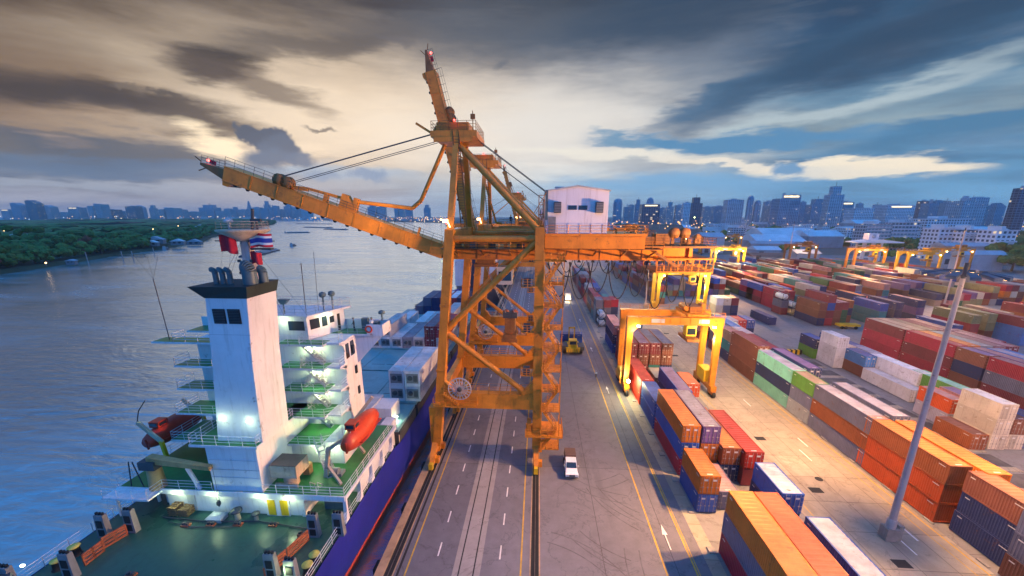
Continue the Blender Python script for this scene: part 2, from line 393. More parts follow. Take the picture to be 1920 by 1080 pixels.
        for i, v in enumerate((1+soft, 1-soft, 0, k)): mr.inputs[i+1].default_value = v
        c = mixrgb(nt, 'MIX', mr.outputs[0], c, srgb(*col))
    BLOBS = [(640,215,330,105,(240,218,190),.75,0,.95),(1000,250,220,70,(222,216,208),.5,0,.95),(110,170,190,38,(52,43,38),.9,4,.55),(90,120,200,28,(120,95,70),.5,0,.8),(300,205,190,34,(66,58,54),.9,-6,.5),(60,250,120,14,(96,92,96),.8,0,.6),(405,118,85,24,(44,39,38),.95,8,.55),
        (480,160,150,22,(94,82,74),.75,-12,.6),(600,85,200,24,(78,72,70),.75,10,.6),(108,258,62,12,(236,192,146),1,-3,.5),(250,280,250,30,(84,90,100),.9,0,.4),
        (425,272,66,22,(255,232,196),1,-22,.5),(560,275,60,14,(240,218,190),.7,0,.7),(300,318,330,20,(84,108,136),.85,0,.5),(250,345,300,7,(160,168,180),.7,0,.7),
        (640,325,140,16,(150,175,198),.7,0,.6),(900,60,200,60,(84,90,100),.6,0,.8),
        (1060,240,140,50,(215,210,202),.6,10,.8),(1330,185,110,20,(66,100,130),.9,22,.6),(1470,140,230,28,(52,86,116),.85,24,.6),(1700,60,320,50,(40,64,88),.8,8,.7),(1240,40,230,50,(46,66,88),.8,6,.8),
        (1500,215,330,15,(172,186,190),.8,10,.7),(1780,245,230,28,(72,118,152),1,6,.35),(1370,262,250,15,(82,132,170),1,-4,.4),(1170,265,60,9,(100,140,170),.9,-14,.5),
        (1130,285,220,9,(226,220,206),.9,-3,.6),(1600,318,200,20,(240,226,200),1,-4,.28),(1400,300,160,7,(232,222,204),.9,-6,.5),(1250,345,240,20,(112,165,205),.8,0,.6)]
    for b in BLOBS: blob(*b)
    for b in [(472,250,30,18,(72,84,102),1,0,.16),(507,262,38,25,(72,86,106),1,0,.16),(527,282,36,28,(82,98,120),1,0,.22),(498,298,44,22,(92,110,134),1,0,.45),(564,300,28,14,(92,112,138),.95,0,.4),
              (690,330,36,12,(120,145,175),.9,0,.4),(610,330,30,10,(124,148,176),.9,0,.5),(1480,318,30,12,(110,150,185),1,0,.4)]: blob(*b, W=VP)
    for b in [(600,240,26,4,(120,112,106),.9,-1,.6),(740,75,30,7,(100,96,98),.8,-4,.7),(245,165,24,4,(110,98,86),.8,5,.6),(310,178,26,5,(84,76,70),.9,3,.6),(940,121,12,6,(96,100,108),.7,20,.7)]: blob(*b, W=VP)
    # overhead and behind: deep dusk blue
    up = math_('SMOOTH_MIN', 1., math_('DIVIDE', math_('SUBTRACT', el, 25.), 16., clamp=True), 0.)
    bk = math_('DIVIDE', math_('SUBTRACT', math_('ABSOLUTE', az), 62.), 40., clamp=True)
    c = mixrgb(nt, 'MIX', math_('MAXIMUM', up, bk), c, (.05,.33,.96,1))
    c = mixrgb(nt, 'MIX', math_('DIVIDE', math_('MULTIPLY', el, -1.), 6., clamp=True), c, (.42,.46,.5,1))
    sk = N.new('ShaderNodeTexSky'); sk.sky_type = 'NISHITA'; sk.sun_disc = False; sk.sun_elevation = R(4); sk.sun_rotation = R(-28)
    add = N.new('ShaderNodeMix'); add.data_type = 'RGBA'; add.blend_type = 'ADD'; add.inputs[0].default_value = .003
    L.new(c, add.inputs[6]); L.new(sk.outputs[0], add.inputs[7])
    L.new(add.outputs[2], bg.inputs[0]); bg.inputs[1].default_value = SKY
SKY = 1.1
build_sky()
world.cycles.sampling_method = 'MANUAL'; world.cycles.sample_map_resolution = 256
sun = D.lights.new('sun', 'SUN'); sun.energy = .15; sun.angle = R(60); sun.color = (1,.9,.78)
so = link(D.objects.new('sun', sun))     # the veiled glow over the river: ahead and a little to the left
so.rotation_euler = Vector((math.sin(R(18))*math.cos(R(15)), -math.cos(R(18))*math.cos(R(15)), -math.sin(R(15)))).to_track_quat('-Z', 'Y').to_euler()

def lamp(loc, power, col=(1,.55,.24), r=.5, name='lamp_light', spot=None):
    l = D.lights.new(name, 'SPOT' if spot else 'POINT'); l.energy = power; l.color = col; l.shadow_soft_size = r
    if spot: l.spot_size = R(spot); l.spot_blend = .5
    o = link(D.objects.new(name, l)); o.location = loc; return o
# ------------------------------------------------------------------ ground, water, quay
QX = -16.4
b = MB(); b.add([(-9000,-400,-3),(9000,-400,-3),(9000,12000,-3),(-9000,12000,-3)], [(0,1,2,3)]); struct('river', b, water)
b = MB(); b.box(QX+.9, 18.6, -60, 1500, -5, 0); struct('quay_road', b, asphalt)
b = MB(); b.box(18.6, 1500, -60, 400, -5, 0); struct('yard_ground', b, yardbase)
b = MB(); b.box(QX, QX+.9, -60, 1500, -5, .12); struct('quay_kerb', b, kerbmat)
b = MB()
for Yk in range(24, 300, 9): b.box(QX-.5, QX, Yk, Yk+1.3, -2.4, -.2)
struct('quay_fender_faces', b, black)
b = MB(); b.box(18.61, 20.1, -40, 300, -.1, .004); b.box(33.6, 47.9, -40, 96, -.1, .004); b.box(33.6, 47.9, 96, 300, -.1, .0042); struct('yard_lane', b, concrete)
# city land beyond, both banks
b = MB(); b.add([(1500,-60,-.2),(9000,-60,-.2),(9000,12000,-.2),(1500,12000,-.2)], [(0,1,2,3)])
b.add([(18.6,400,-.2),(1500,400,-.2),(1500,1500,-.2),(18.6,1500,-.2)], [(0,1,2,3)])
b.add([(QX,1500,-.2),(1500,1500,-.2),(1500,12000,-.2),(QX,12000,-.2)], [(0,1,2,3)])
b.add([(-220,2000,-.25),(QX,1500,-.25),(QX,12000,-.25),(-1500,12000,-.25),(-1100,2900,-.25)], [(0,1,2,3,4)])
b.add([(-1100,2900,-.3),(-1500,12000,-.3),(-9000,12000,-.3),(-9000,4300,-.3),(-2600,4200,-.3)], [(0,1,2,3,4)])
struct('city_land', b, land_mat)
BANK = [(-330,40),(-365,180),(-369,250),(-385,294),(-426,379),(-453,456),(-520,600),(-613,731),(-804,1095),(-1300,1950),(-1992,2985),(-3600,4400)]
b = MB(); n = len(BANK)
b.add([(x, y, -3.2) for x, y in BANK] + [(x-5, y+2, -.4) for x, y in BANK] + [(-9000, y+30, .4) for x, y in BANK],
      [(i, i+1, n+i+1, n+i) for i in range(n-1)] + [(n+i, n+i+1, 2*n+i+1, 2*n+i) for i in range(n-1)])
struct('river_bank_land', b, paint('bank_soil', (.05,.07,.035,1), .9, .3, .02, streak=False))
# rails, track slots and road paint (thin sheets, a few millimetres apart)
def sheet(b, x0, x1, y0, y1, z=.004, mi=0): b.add([(x0,y0,z),(x1,y0,z),(x1,y1,z),(x0,y1,z)], [(0,1,2,3)], mi)
b = MB()
for xr in (-15.0, .2):
    sheet(b, xr-.42, xr+.42, -40, 700, .004, 0); b.box(xr-.05, xr+.05, -40, 700, .004, .06, 1)
    for e in (-.5, .5): b.box(xr+e-.07, xr+e+.07, -40, 700, 0, .03, 2)
sheet(b, -14.2, -13.95, -40, 700, .004, 0)
struct('crane_rail', b, [dark_gap, steel_rail, kerbmat])
b = MB(); sheet(b, -8.4, -5.5, -40, 700, .003, 0)
for e in (-7.75, -6.2): sheet(b, e-.07, e+.07, -40, 700, .007, 1)
struct('rail_track_strip', b, [strip_mat, dark_gap])
b = MB()
for k in range(-6, 110):
    y = 30+k*5.0
    for xx in (-10.4, -3.6): sheet(b, xx-.08, xx+.08, y, y+1.9, .004)
for y in (40, 33.5, 85, 131, 190): 
    pass
def arrow(b, x, y, s=1.):
    sheet(b, x-.06*s, x+.06*s, y, y+2.2*s, .004); b.add([(x-.3*s, y+2.2*s, .004), (x+.3*s, y+2.2*s, .004), (x, y+3.8*s, .004)], [(0,1,2)])
for y in (37.5, 78, 105, 137, 175): arrow(b, 15.35, y)
for y in (60, 95, 40.6, 120): sheet(b, 43.9, 44.1, y, y+2.6, .0085)
for y in (38.5, 56, 74): sheet(b, 42.0, 42.16, y, y+3, .0085)
struct('road_marking_white', b, white_mark)
b = MB()
for x0, w in ((-13.35,.16), (-1.35,.16), (13.85,.18), (17.0,.18), (17.3,.1)): sheet(b, x0, x0+w, -40, 420, .005)
sheet(b, 47.2, 47.38, 20, 330, .0085); sheet(b, 45.9, 46.0, 20, 330, .0085); sheet(b, 34.6, 34.7, 20, 330, .0085)
struct('road_marking_yellow', b, yellow_mark)
# dark rectangular pit lids and manholes in the lane
b = MB()
for x, y in ((37.6,62),(38.2,49),(39.4,37.2),(37.3,88),(36.9,103),(41,124)): sheet(b, x-.8, x+.8, y-.55, y+.55, .009)
b.lathe([(.5,0),(.5,.02)], (40.2,51.5,.004), 14)
struct('lane_pit_cover', b, dark_gap)
# curved black tyre traces on the asphalt
b = MB(); rt = random.Random(3)
def trace(pts, w=.16):
    for off in (-.8, .8):
        P = []
        for i, (x, y) in enumerate(pts):
            x2, y2 = pts[min(i+1, len(pts)-1)]; x1, y1 = pts[max(i-1, 0)]
            d = Vector((x2-x1, y2-y1, 0)).normalized(); nn = Vector((-d.y, d.x, 0)); c = Vector((x, y, 0)) + nn*off
            P += [c+nn*w/2, c-nn*w/2]
        b.add([(p.x, p.y, .0035+.0001*len(b.f)/50) for p in P], [(2*i, 2*i+1, 2*i+3, 2*i+2) for i in range(len(pts)-1)])
for k in range(9):
    x0, y0, r0, a0 = rt.uniform(3, 11), rt.uniform(26, 50), rt.uniform(7, 22), rt.uniform(0, 6.28)
    pts = [(x0+r0*(math.cos(a0+t*.09)-math.cos(a0)), y0+r0*(math.sin(a0+t*.09)-math.sin(a0))) for t in range(rt.randint(6, 14))]
    pts = [p for p in pts if .9 < p[0] < 13]
    if len(pts) > 4: trace(pts, .13)
struct('tyre_traces', b, tyre_rub, 'stuff')
b = MB()
for y in [v*6.2 for v in range(3, 40)]: b.box(19.4, 20.2, y, y+.9, 0, .16); b.box(47.95, 48.25, y, y+1.2, 0, .14)
struct('container_footing', b, concpost)
b = MB()
for y in (50, 55, 60, 65, 70, 75, 80, 85, 90, 96, 102):
    b.box(55, 71, y, y+1.1, -.05, .1); 
struct('yard_ground_beams', b, concrete)
b = MB()
for y in (50, 55, 60, 65, 70, 75, 80, 85, 90, 96): sheet(b, 55, 71, y+1.3, y+4.6, .005)  # darker strips of ground between the beams
struct('yard_dark_strips', b, paint('dark_ground', (.11,.1,.1,1), .85, .35, .4, streak=False))
# ------------------------------------------------------------------ the ship at the quay
ship = thing('cargo_ship', 'blue hulled feeder ship with white superstructure and black topped funnel at the quay', 'ship', (-31.2, 80, -3))
CX = -31.2; PD, AD, MD = 5.8, 8.6, 4.0                # poop, A deck and main deck heights
def fair(y):                                          # half breadth at deck and at the waterline
    if y < 20: d = 11.2 + 1.1*(y-11)/9
    elif y < 115: d = 12.3
    else: d = 12.3*max(.03, 1-((y-115)/42.)**2.2)
    if y < 34: w = 6 + 4.8*((y-11)/23.)**.6
    elif y < 60: w = 10.8 + 1.2*(y-34)/26.
    elif y < 105: w = 12.1
    else: w = 12.1*max(.0, 1-((y-105)/46.)**1.5)
    return d, min(d, w)
def topz(y):
    if y < 46.5: return PD
    if y < 49.5: return PD - (PD-MD-1.1)*((y-46.5)/3)**.8
    if y < 130: return MD+1.1
    return MD+1.1+2.6*min(1, (y-130)/14.)
ys = [11+i*1.0 for i in range(0, 44)] + [55+i*4 for i in range(0, 15)] + [112+i*2.5 for i in range(0, 19)]
prof = [(-1, 1.), (1.6, None), (99, None)]
hull = MB(); vs = []; NP = 7
for y in ys:
    d, w = fair(y); t = topz(y)
    for zz, mixk in ((-6, -.15), (-3.6, 0), (-2.2, .12), (-1.2, .25), (1., .6), (3., .87), (t, 1.)):
        vs.append((w+(d-w)*max(0, mixk)-(1.5 if zz < -5 else 0), y, zz))
for sgn in (1, -1):
    V = [(CX+sgn*max(0, a), y, z) for a, y, z in vs]; fs = []; ms = []
    for i in range(len(ys)-1):
        for j in range(NP-1):
            q = (i*NP+j, i*NP+j+1, (i+1)*NP+j+1, (i+1)*NP+j)
            fs.append(q if sgn > 0 else q[::-1]); ms.append(1 if j < 3 else 0)
    bi = len(hull.v); hull.v += V
    for f, m in zip(fs, ms): hull.f.append([k+bi for k in f]); hull.m.append(m); hull.sm.append(True)
# transom
d, w = fair(11); hull.add([(CX-w, 11, -6), (CX+w, 11, -6), (CX+d, 11, PD), (CX-d, 11, PD)], [(0,1,2,3)], 0)
part('hull', hull, [hullblue, hullred], ship)
dk = MB()
def deckstrip(y0, y1, z, step=1.0, inset=.12, mi=0):
    y = y0; P = []
    while y < y1+1e-6:
        d = fair(y)[0]-inset; P.append((CX-d, y, z)); P.append((CX+d, y, z)); y += step
    dk.add(P, [(2*i, 2*i+1, 2*i+3, 2*i+2) for i in range(len(P)//2-1)], mi)
deckstrip(11, 47, PD); deckstrip(47, 130, MD, 1.0); deckstrip(130, 156, MD+2.6)
dk.box(CX-12.2, CX+12.2, 46.9, 47.05, MD, PD); dk.box(CX-9, CX+9, 129.9, 130.05, MD, MD+2.6)
part('weather_deck', dk, shipdeck, ship)
# hatch coamings and covers
for y0, y1 in ((49, 56.8), (57.4, 70.2), (70.8, 83), (83.6, 96.4), (97, 109.6), (110.2, 122.6)):
    hb = MB(); hb.box(CX-10.4, CX+12.2, y0+.3, y1-.3, MD, 6.6, 1)
    nx = 3; wdt = 22.6/nx
    for k in range(nx):
        hb.box(CX-10.5+k*wdt+.06, CX-10.5+(k+1)*wdt-.06, y0, y1, 6.62, 7.0, 0)
        for q in (.3, .7): hb.box(CX-10.5+(k+q)*wdt-1.3, CX-10.5+(k+q)*wdt+1.3, y0+3, y0+3.14, 7.0, 7.03, 1)
    part('hatch_cover', hb, [hatchmat, darkgrey], ship)
# poop house and A deck
ph = MB(); ph.box(-38.6, -23.6, 33.5, 46, PD, AD-.18); ph.box(-23.6, -19.4, 37.5, 46, PD, AD-.18)
part('deckhouse', ph, shipw, ship)
ad = MB(); ad.box(-43.4, -19.0, 33.1, 47.4, AD-.18, AD, 0); ad.box(-43.4, -38.4, 31.4, 33.1, AD-.18, AD, 0)
ad.box(-43.3, -19.1, 33.2, 47.3, AD, AD+.02, 1); ad.box(-43.4, -19.0, 32.95, 33.1, AD-.45, AD+.12, 0)
part('a_deck', ad, [shipw, shipgreen], ship)
for yy in (33.3, 36.6, 39.8, 43, 46.2):
    pil = MB(); pil.hexa([(-19.4,yy-.7,PD), (-18.95,yy-.7,PD), (-18.95,yy+.2,PD), (-19.4,yy+.2,PD)], [(-19.35,yy-.2,PD+.9), (-18.97,yy-.2,PD+.9), (-18.97,yy+.15,PD+.9), (-19.35,yy+.15,PD+.9)])
    pil.hexa([(-19.35,yy-.2,PD+.9), (-18.97,yy-.2,PD+.9), (-18.97,yy+.15,PD+.9), (-19.35,yy+.15,PD+.9)], [(-19.3,yy-.14,AD-.18), (-19.0,yy-.14,AD-.18), (-19.0,yy+.14,AD-.18), (-19.3,yy+.14,AD-.18)]); part('deck_pillar', pil, shipw, ship)
    pil = MB(); pil.tube((-42.9,yy-1,PD), (-42.9,yy-1,AD-.18), .14); part('deck_pillar', pil, shipw, ship)
for xx in (-39.8, -40.9): pil = MB(); pil.tube((xx,34.6,PD), (xx,34.6,AD-.18), .16); part('deck_pillar', pil, shipw, ship)
pil = MB(); pil.beam((-19.05,33.1,AD-.2), (-18.8,47.2,AD-.2), .18, .4); part('deck_edge_beam', pil, shipw, ship)
# rounded opening of the starboard alleyway
al = MB()
def arch(x0, x1, y, z0, z1, r, n=6):
    P = [(x0, y, z0), (x0-.35, y, z0), (x0-.35, y, z1+.02), (x1+.2, y, z1+.02), (x1+.2, y, z1-.25), (x0+r, y, z1-.25)]
    for k in range(n+1):
        t = math.pi/2*k/n; P.append((x0+r-r*math.sin(t), y, z1-.25-r+r*math.cos(t)))
    return P
al.extr(arch(-23.6, -19.3, 33.35, PD, AD-.2, .7), (0,.14,0)); part('alleyway_frame', al, shipw, ship)
# lower casing, C deck, funnel
cs = MB(); cs.box(-33.0, -27.7, 33.3, 42.5, AD, 13.75); cs.box(-33.0,-27.7,33.28,33.32,11.1,11.13,1)
part('funnel_casing', cs, [shipw, midgrey], ship)
cd = MB(); cd.box(-34.4, -27.3, 33.0, 42.5, 13.75, 14.0, 0); cd.box(-34.3, -27.4, 33.1, 42.5, 14.0, 14.02, 1); part('c_deck', cd, [shipw, shipgreen], ship)
fu = MB()
fl = [(-32.0,33.9), (-27.3,33.9), (-27.3,38.2), (-32.0,38.2)]; fm = [(-31.0,34.0), (-27.0,34.0), (-27.0,38.2), (-31.0,38.2)]; ft = [(-30.5,34.1), (-26.5,34.1), (-26.5,38.3), (-30.5,38.3)]
for a, z0, c_, z1 in ((fl,14.0,fm,22.6), (fm,22.6,ft,28.7)): fu.hexa([(x,y,z0) for x,y in a], [(x,y,z1) for x,y in c_])
fu.box(-31.7,-27.55,33.84,33.92,14.05,14.5)
fun = part('funnel', fu, shipw, ship)
cap = MB(); cap.hexa([(-30.55,34.05,28.7),(-26.45,34.05,28.7),(-26.45,38.35,28.7),(-30.55,38.35,28.7)], [(-31.6,33.6,29.8),(-26.2,33.9,29.8),(-26.2,38.5,29.8),(-31.6,38.5,29.8)])
part('funnel_cap', cap, funnelcap, fun)
sm_ = MB()
for z in (17.2, 20.4, 22.6, 25.2): sm_.box(-31.6+ (z-17)*.08, -27.2+(z-17)*.06, 33.9+(z-14)*.012, 33.945+(z-14)*.012, z, z+.04)
for z in (10.2, 12.2): sm_.box(-32.9,-27.8,33.27,33.3,z,z+.03)
part('plate_seam', sm_, paint('seam_grey',(.5,.48,.52,1),.6,.1,1.), fun)
for x0 in (-30.0, -28.55):
    lv = MB(); lv.box(x0, x0+1.2, 34.0, 34.06, 26.3, 27.7, 0)
    for k in range(9): lv.beam((x0+.05,33.97,26.4+k*.15), (x0+1.15,33.97,26.4+k*.15), .06, .05, 1)
    part('louvre', lv, [black, darkgrey], fun)
def pipe(x, y, r, h):
    p = MB(); p.tube((x,y,29.7), (x,y,29.7+h), r, 12)
    arc = [(x-(.75*h)*.45*(1-math.cos(t)), y, 29.7+h+(.75*h)*.45*math.sin(t)) for t in [i*.26 for i in range(7)]]
    for a, c_ in zip(arc, arc[1:]): p.tube(a, c_, r, 12)
    part('exhaust_pipe', p, pipegrey, fun)
for i, x in enumerate((-30.2, -29.5, -28.8)): pipe(x, 35.4, .24, 1.1)
pipe(-27.0, 35.6, .62, 1.3); pipe(-26.6, 36.9, .4, 1.0)
# accommodation block with open balconies towards the stern
ac = MB(); ac.box(-40.2, -22.3, 42.5, 46.4, AD, 22.0)
ac.box(-27.7, -21.6, 38.6, 42.5, AD, 11.1)
part('accommodation_block', ac, shipw, ship)
for z0 in (11.3, 14.0, 16.7, 19.4):
    fin = MB(); fin.extr([(-22.3,42.5,z0-.75), (-22.3,42.5,z0-.2), (-22.3,41.0,z0-.2)], (.14,0,0))
    part('side_gusset', fin, shipw, ship); fin = MB(); fin.extr([(-22.3,42.5,z0+1.3), (-22.3,42.5,z0+2.45), (-22.3,41.6,z0+2.45), (-22.3,42.2,z0+2.1)], (.14,0,0))
    part('side_gusset', fin, shipw, ship)
bal = MB(); brl = MB()
for z, yb in ((11.3, 37.9), (14.0, 39.2), (16.7, 40.0), (19.4, 40.3), (22.1, 40.7)):
    bal.box(-29.2, -23.7, yb, 42.6, z-.2, z, 0); bal.box(-23.7, -22.2, yb+.7, 42.6, z-.2, z, 0); bal.box(-29.1, -23.8, yb+.1, 42.5, z, z+.02, 1)
    brl.rail([(-29.1,yb+.08,z), (-23.75,yb+.08,z), (-22.3,yb+.9,z), (-22.3,42.4,z)], 1.0, 1.4, .032)
    bal.box(-44 if z > 22 else -41.5, -32.0, yb, 42.6, z-.2, z, 0); bal.box(-43.9 if z > 22 else -41.4, -32.1, yb+.1, 42.5, z, z+.02, 1)
    brl.rail([(-41.4,42.4,z), (-41.4,yb+.08,z), (-32.4,yb+.08,z)], 1.0, 1.4, .032)
part('balcony_deck', bal, [shipw, shipgreen], ship); 
brl.rail([(-43.3,33.1,AD), (-43.3,47,AD)], 1.05, 1.6); brl.rail([(-43.3,31.5,AD), (-38.5,31.5,AD), (-38.5,33.2,AD), (-33.1,33.2,AD)], 1.05)
brl.rail([(-27.6,33.15,AD), (-19.1,33.15,AD), (-19.1,47,AD)], 1.05, 1.5)
brl.rail([(-34.3,42,14), (-34.3,33.1,14), (-27.4,33.1,14), (-27.4,39.2,14)], 1.05, 1.4)
dd = [(CX+fair(y)[0]-.12, y, PD) for y in range(12, 48, 2)]; brl.rail(dd, 1.05, 1.6, .035); brl.rail([(2*CX-x, y, z) for x, y, z in dd], 1.05, 1.6, .035)
part('railing', brl, shipw, ship)
for a_, b_, w_, sd in [((-24.6,42.0,z),(-26.8,41.6,z+2.7),.7,(0,1,0)) for z in (11.3,14.0,16.7,19.4)]+[((-22.0,36.2,AD),(-24.4,38.4,11.3),.8,(.7,.7,0)),((-22.6,33.9,AD),(-22.6,36.0,AD-2.2),.8,(1,0,0))]:
    st = MB(); st.stair(a_, b_, w_, 0, sd); part('stairway', st, lightgrey, ship)
# wheelhouse, bridge wings, monkey island
wh = MB(); wh.hexa([(-37.5,42.6,22.1),(-26.4,42.6,22.1),(-24.3,47.4,22.1),(-38.5,47.4,22.1)], [(-37.5,42.6,24.8),(-26.4,42.6,24.8),(-24.3,47.4,24.8),(-38.5,47.4,24.8)])
wheel = part('wheelhouse', wh, shipw, ship)
def wwin(p, q, z0, z1, m=glassd):
    a = Vector((p[0],p[1],0)); c_ = Vector((q[0],q[1],0)); d = (c_-a).normalized(); nn = Vector((d.y,-d.x,0))*.04; w_ = MB(); f_ = MB()
    w_.hexa([a+nn*.2+Vector((0,0,z0)), c_+nn*.2+Vector((0,0,z0)), c_+nn+Vector((0,0,z0)), a+nn+Vector((0,0,z0))], [a+nn*.2+Vector((0,0,z1)), c_+nn*.2+Vector((0,0,z1)), c_+nn+Vector((0,0,z1)), a+nn+Vector((0,0,z1))])
    w = part('window', w_, m, wheel)
wwin((-28.6,42.58), (-26.7,42.58), 23.2, 24.3); wwin((-26.25,42.95), (-25.75,44.1), 23.2, 24.4); wwin((-25.65,44.4), (-25.35,45.1), 23.2, 24.4); wwin((-25.2,45.4), (-24.95,46), 23.4, 24.2); wwin((-24.75,46.4), (-24.5,47.1), 22.2, 24.3, black)
rf = MB(); rf.hexa([(-38,42.3,24.8),(-26.1,42.3,24.8),(-23.6,48,24.8),(-39,48,24.8)], [(-38,42.3,25.0),(-26.1,42.3,25.0),(-23.6,48,25.0),(-39,48,25.0)])
part('monkey_island', rf, shipw, wheel)
mr_ = MB(); mr_.rail([(-38,42.4,25), (-26.2,42.4,25), (-23.7,47.9,25), (-38.9,47.9,25)], 1.1, 1.3, .028); part('roof_railing', mr_, lightgrey, wheel)
wg = MB(); wg.box(-43.8, -18.6, 45.2, 47.9, 21.9, 22.1, 0); wg.box(-43.7, -18.7, 45.3, 47.8, 22.1, 22.12, 1)
wg.box(-43.8, -18.6, 47.75, 47.9, 22.1, 23.3, 0); wg.box(-18.75, -18.6, 45.2, 47.9, 22.1, 23.3, 0); wg.box(-20.6, -18.75, 45.2, 45.34, 22.1, 23.3, 0)
wg.extr([(-22.3,45.6,21.9), (-18.8,45.6,21.9), (-22.3,45.6,18.2)], (0,.25,0), 0)
part('bridge_wing', wg, [shipw, shipgreen], ship)
wr = MB(); wr.rail([(-24.2,45.25,22.1), (-20.6,45.25,22.1)], 1.0, 1.2, .03); part('wing_railing', wr, lightgrey, ship)
lb_ = MB(); 
for k in range(14):
    a0, a1 = k*math.tau/14, (k+1)*math.tau/14; lb_.tube((-20.3+.38*math.cos(a0),45.12,22.75+.38*math.sin(a0)), (-20.3+.38*math.cos(a1),45.12,22.75+.38*math.sin(a1)), .1, 6)
part('lifebuoy', lb_, boatorange, ship)
for X, y, z in ((-22.15,44.6,20.4), (-22.15,44.8,17.7), (-22.15,45,14.9)):
    w_ = MB(); w_.box(X-.1, X+.03, y-.22, y+.22, z-.5, z+.5); part('porthole_window', w_, glassd, ship)
# openings high in the starboard bulkhead
for y0, y1 in ((42.9,43.7), (44.1,45.0)):
    w_ = MB(); w_.box(-22.32, -22.27, y0, y1, 19.7, 21.5); part('side_opening', w_, glassd, ship)
# mast on the wheelhouse roof
ms = MB(); ms.hexa([(-34.6,44.6,25),(-33.2,44.6,25),(-33.2,45.9,25),(-34.6,45.9,25)], [(-34.5,44.9,34.0),(-33.6,44.9,34.0),(-33.6,45.6,34.0),(-34.5,45.6,34.0)])
mast = part('radar_mast', ms, paint('mast_pinkish', (.5,.4,.38,1), .55, .2, .5, rust=.2), ship)
pl = MB(); pl.lathe([(.6,33.2), (2.7,34.3), (2.75,34.5), (.1,34.5)], (-34.1,45.2,0), 18); pl.rail([(-34.1+2.6*math.cos(t), 45.2+2.6*math.sin(t), 34.5) for t in [i*math.tau/14 for i in range(15)]], .9, 1.2, .03)
part('mast_platform', pl, beige, mast)
ra = MB(); ra.tube((-35.6,45,34.5), (-35.6,45,35.2), .1); ra.lathe([(0,35.9),(.45,35.6),(.5,35.3),(.1,35.2)], (-35.6,45,0), 12); part('satellite_dome', ra, lightgrey, mast); ra = MB(); ra.tube((-33,45.2,34.5), (-32.6,45.2,36.8), .16, 8); part('flag_staff', ra, darkgrey, mast); ra = MB(); ra.box(-32.6,-31.4,44.5,44.8,35.4,35.7); ra.tube((-32,44.7,34.5),(-32,44.7,35.4),.12)
part('radar_scanner', ra, darkgrey, mast)
ya = MB(); ya.box(-33.4,-31.0,44.9,45.6,32.2,32.4); ya.rail([(-33.2,44.9,32.4),(-31.0,44.9,32.4)], .8, .8, .03); ya.tube((-37.6,45,33.2),(-30.4,45,33.2),.06)
for z in (27, 28.2, 29.4, 30.8):
    for sx_ in (-1, 1): ya.box(-34.0+sx_*.75-.12, -34.0+sx_*.75+.12, 44.4, 44.7, z, z+.3); ya.beam((-34.0,44.8,z), (-34+sx_*.8,44.6,z), .08, .08)
part('yardarm', ya, darkgrey, mast)
an = MB(); 
for q in ((-37,42.6,25), (-38.6,43,25), (-26.5,43,25), (-29,42.6,25)): an.tube((-34,45,33.8), q, .018, 3)
for q in ((-36.6,45,33.2), (-35.6,45,33.2), (-32,45,33.2)): an.tube(q, (q[0]-.8,43,25), .012, 3)
an.tube((-27.3,44.2,25), (-27.1,44.2,30.8), .05, 5); an.tube((-26.2,45,25), (-25.9,45,32), .03, 4)
an.tube((-42.6,41.6,22.1), (-42.9,41.6,29.2), .05, 5)
for dx in (-1.6, -.1, 1.2): an.tube((-42.9,41.6,29.2), (-42.9+dx,41.6,31.8), .014, 3)
part('aerials_and_stays', an, darkgrey, mast)
eq = MB(); eq.tube((-31.0,43.6,25),(-31.0,43.6,26.6),.22,10); eq.lathe([(.3,26.6),(.75,26.9),(.75,27.2),(.2,27.35)],(-31.0,43.6,0),12)
part('roof_compass', eq, pipegrey, wheel); eq = MB(); eq.tube((-29.4,43.4,25),(-29.4,43.4,26.2),.08); eq.hexa([(-29.6,43.2,26.1),(-29.2,43.2,26.1),(-29.2,43.6,26.1),(-29.6,43.6,26.1)],[(-29.9,43.1,26.7),(-28.6,43.1,26.7),(-28.6,43.7,26.7),(-29.9,43.7,26.7)])
part('roof_loudhailer', eq, pipegrey, wheel)
for X, y in ((-25.6,45.2),(-24.9,46.0)): eq = MB(); eq.tube((X,y,25),(X,y,26.6),.1); eq.lathe([(.0,27.3),(.36,27.15),(.4,26.8),(.2,26.6)],(X,y,0),10); part('roof_searchlight', eq, pipegrey, wheel)
# wing equipment, stern fittings
fx = MB(); fx.box(-22.0,-21.2,47.0,47.6,22.1,23.6,0); fx.tube((-19.4,47.3,23.3),(-19.4,47.3,24.1),.1,6,0); fx.lathe([(0,24.7),(.4,24.5),(.42,24.2),(.1,24.1)],(-19.4,47.3,0),10,0); fx.box(-20.5,-19.8,46.6,47.5,22.1,23.2,0)
part('wing_console', fx, pipegrey, ship)
# doors and fittings on the poop house wall
dr = MB(); dr.box(-27.7,-25.2,33.25,33.5,PD+.05,PD+2.15,0); door = part('storeroom_door', dr, shipw, ship)
for x0 in (-27.45, -26.1):
    d2 = MB(); d2.box(x0,x0+.8,33.21,33.25,PD+.15,PD+1.95); part('yellow_panel', d2, ylw2, door)
wd = MB(); wd.box(-36.4,-35.5,33.44,33.5,PD+.1,PD+2.0); wd.box(-35.2,-34.9,33.4,33.5,PD+2.0,PD+2.3); part('door', wd, lightgrey, ship)
for X, s in ((-30.4,1.), (-28.4,.75)):
    mush = MB(); mush.lathe([(.28*s,PD),(.24*s,PD+.7*s),(.26*s,PD+.8*s)],(X,32.6,0),12,0); mush.lathe([(.26*s,PD+.8*s),(.55*s,PD+.95*s),(.5*s,PD+1.15*s),(0,PD+1.25*s)],(X,32.6,0),12,1); part('mushroom_vent', mush, [beige, darkgrey], ship)
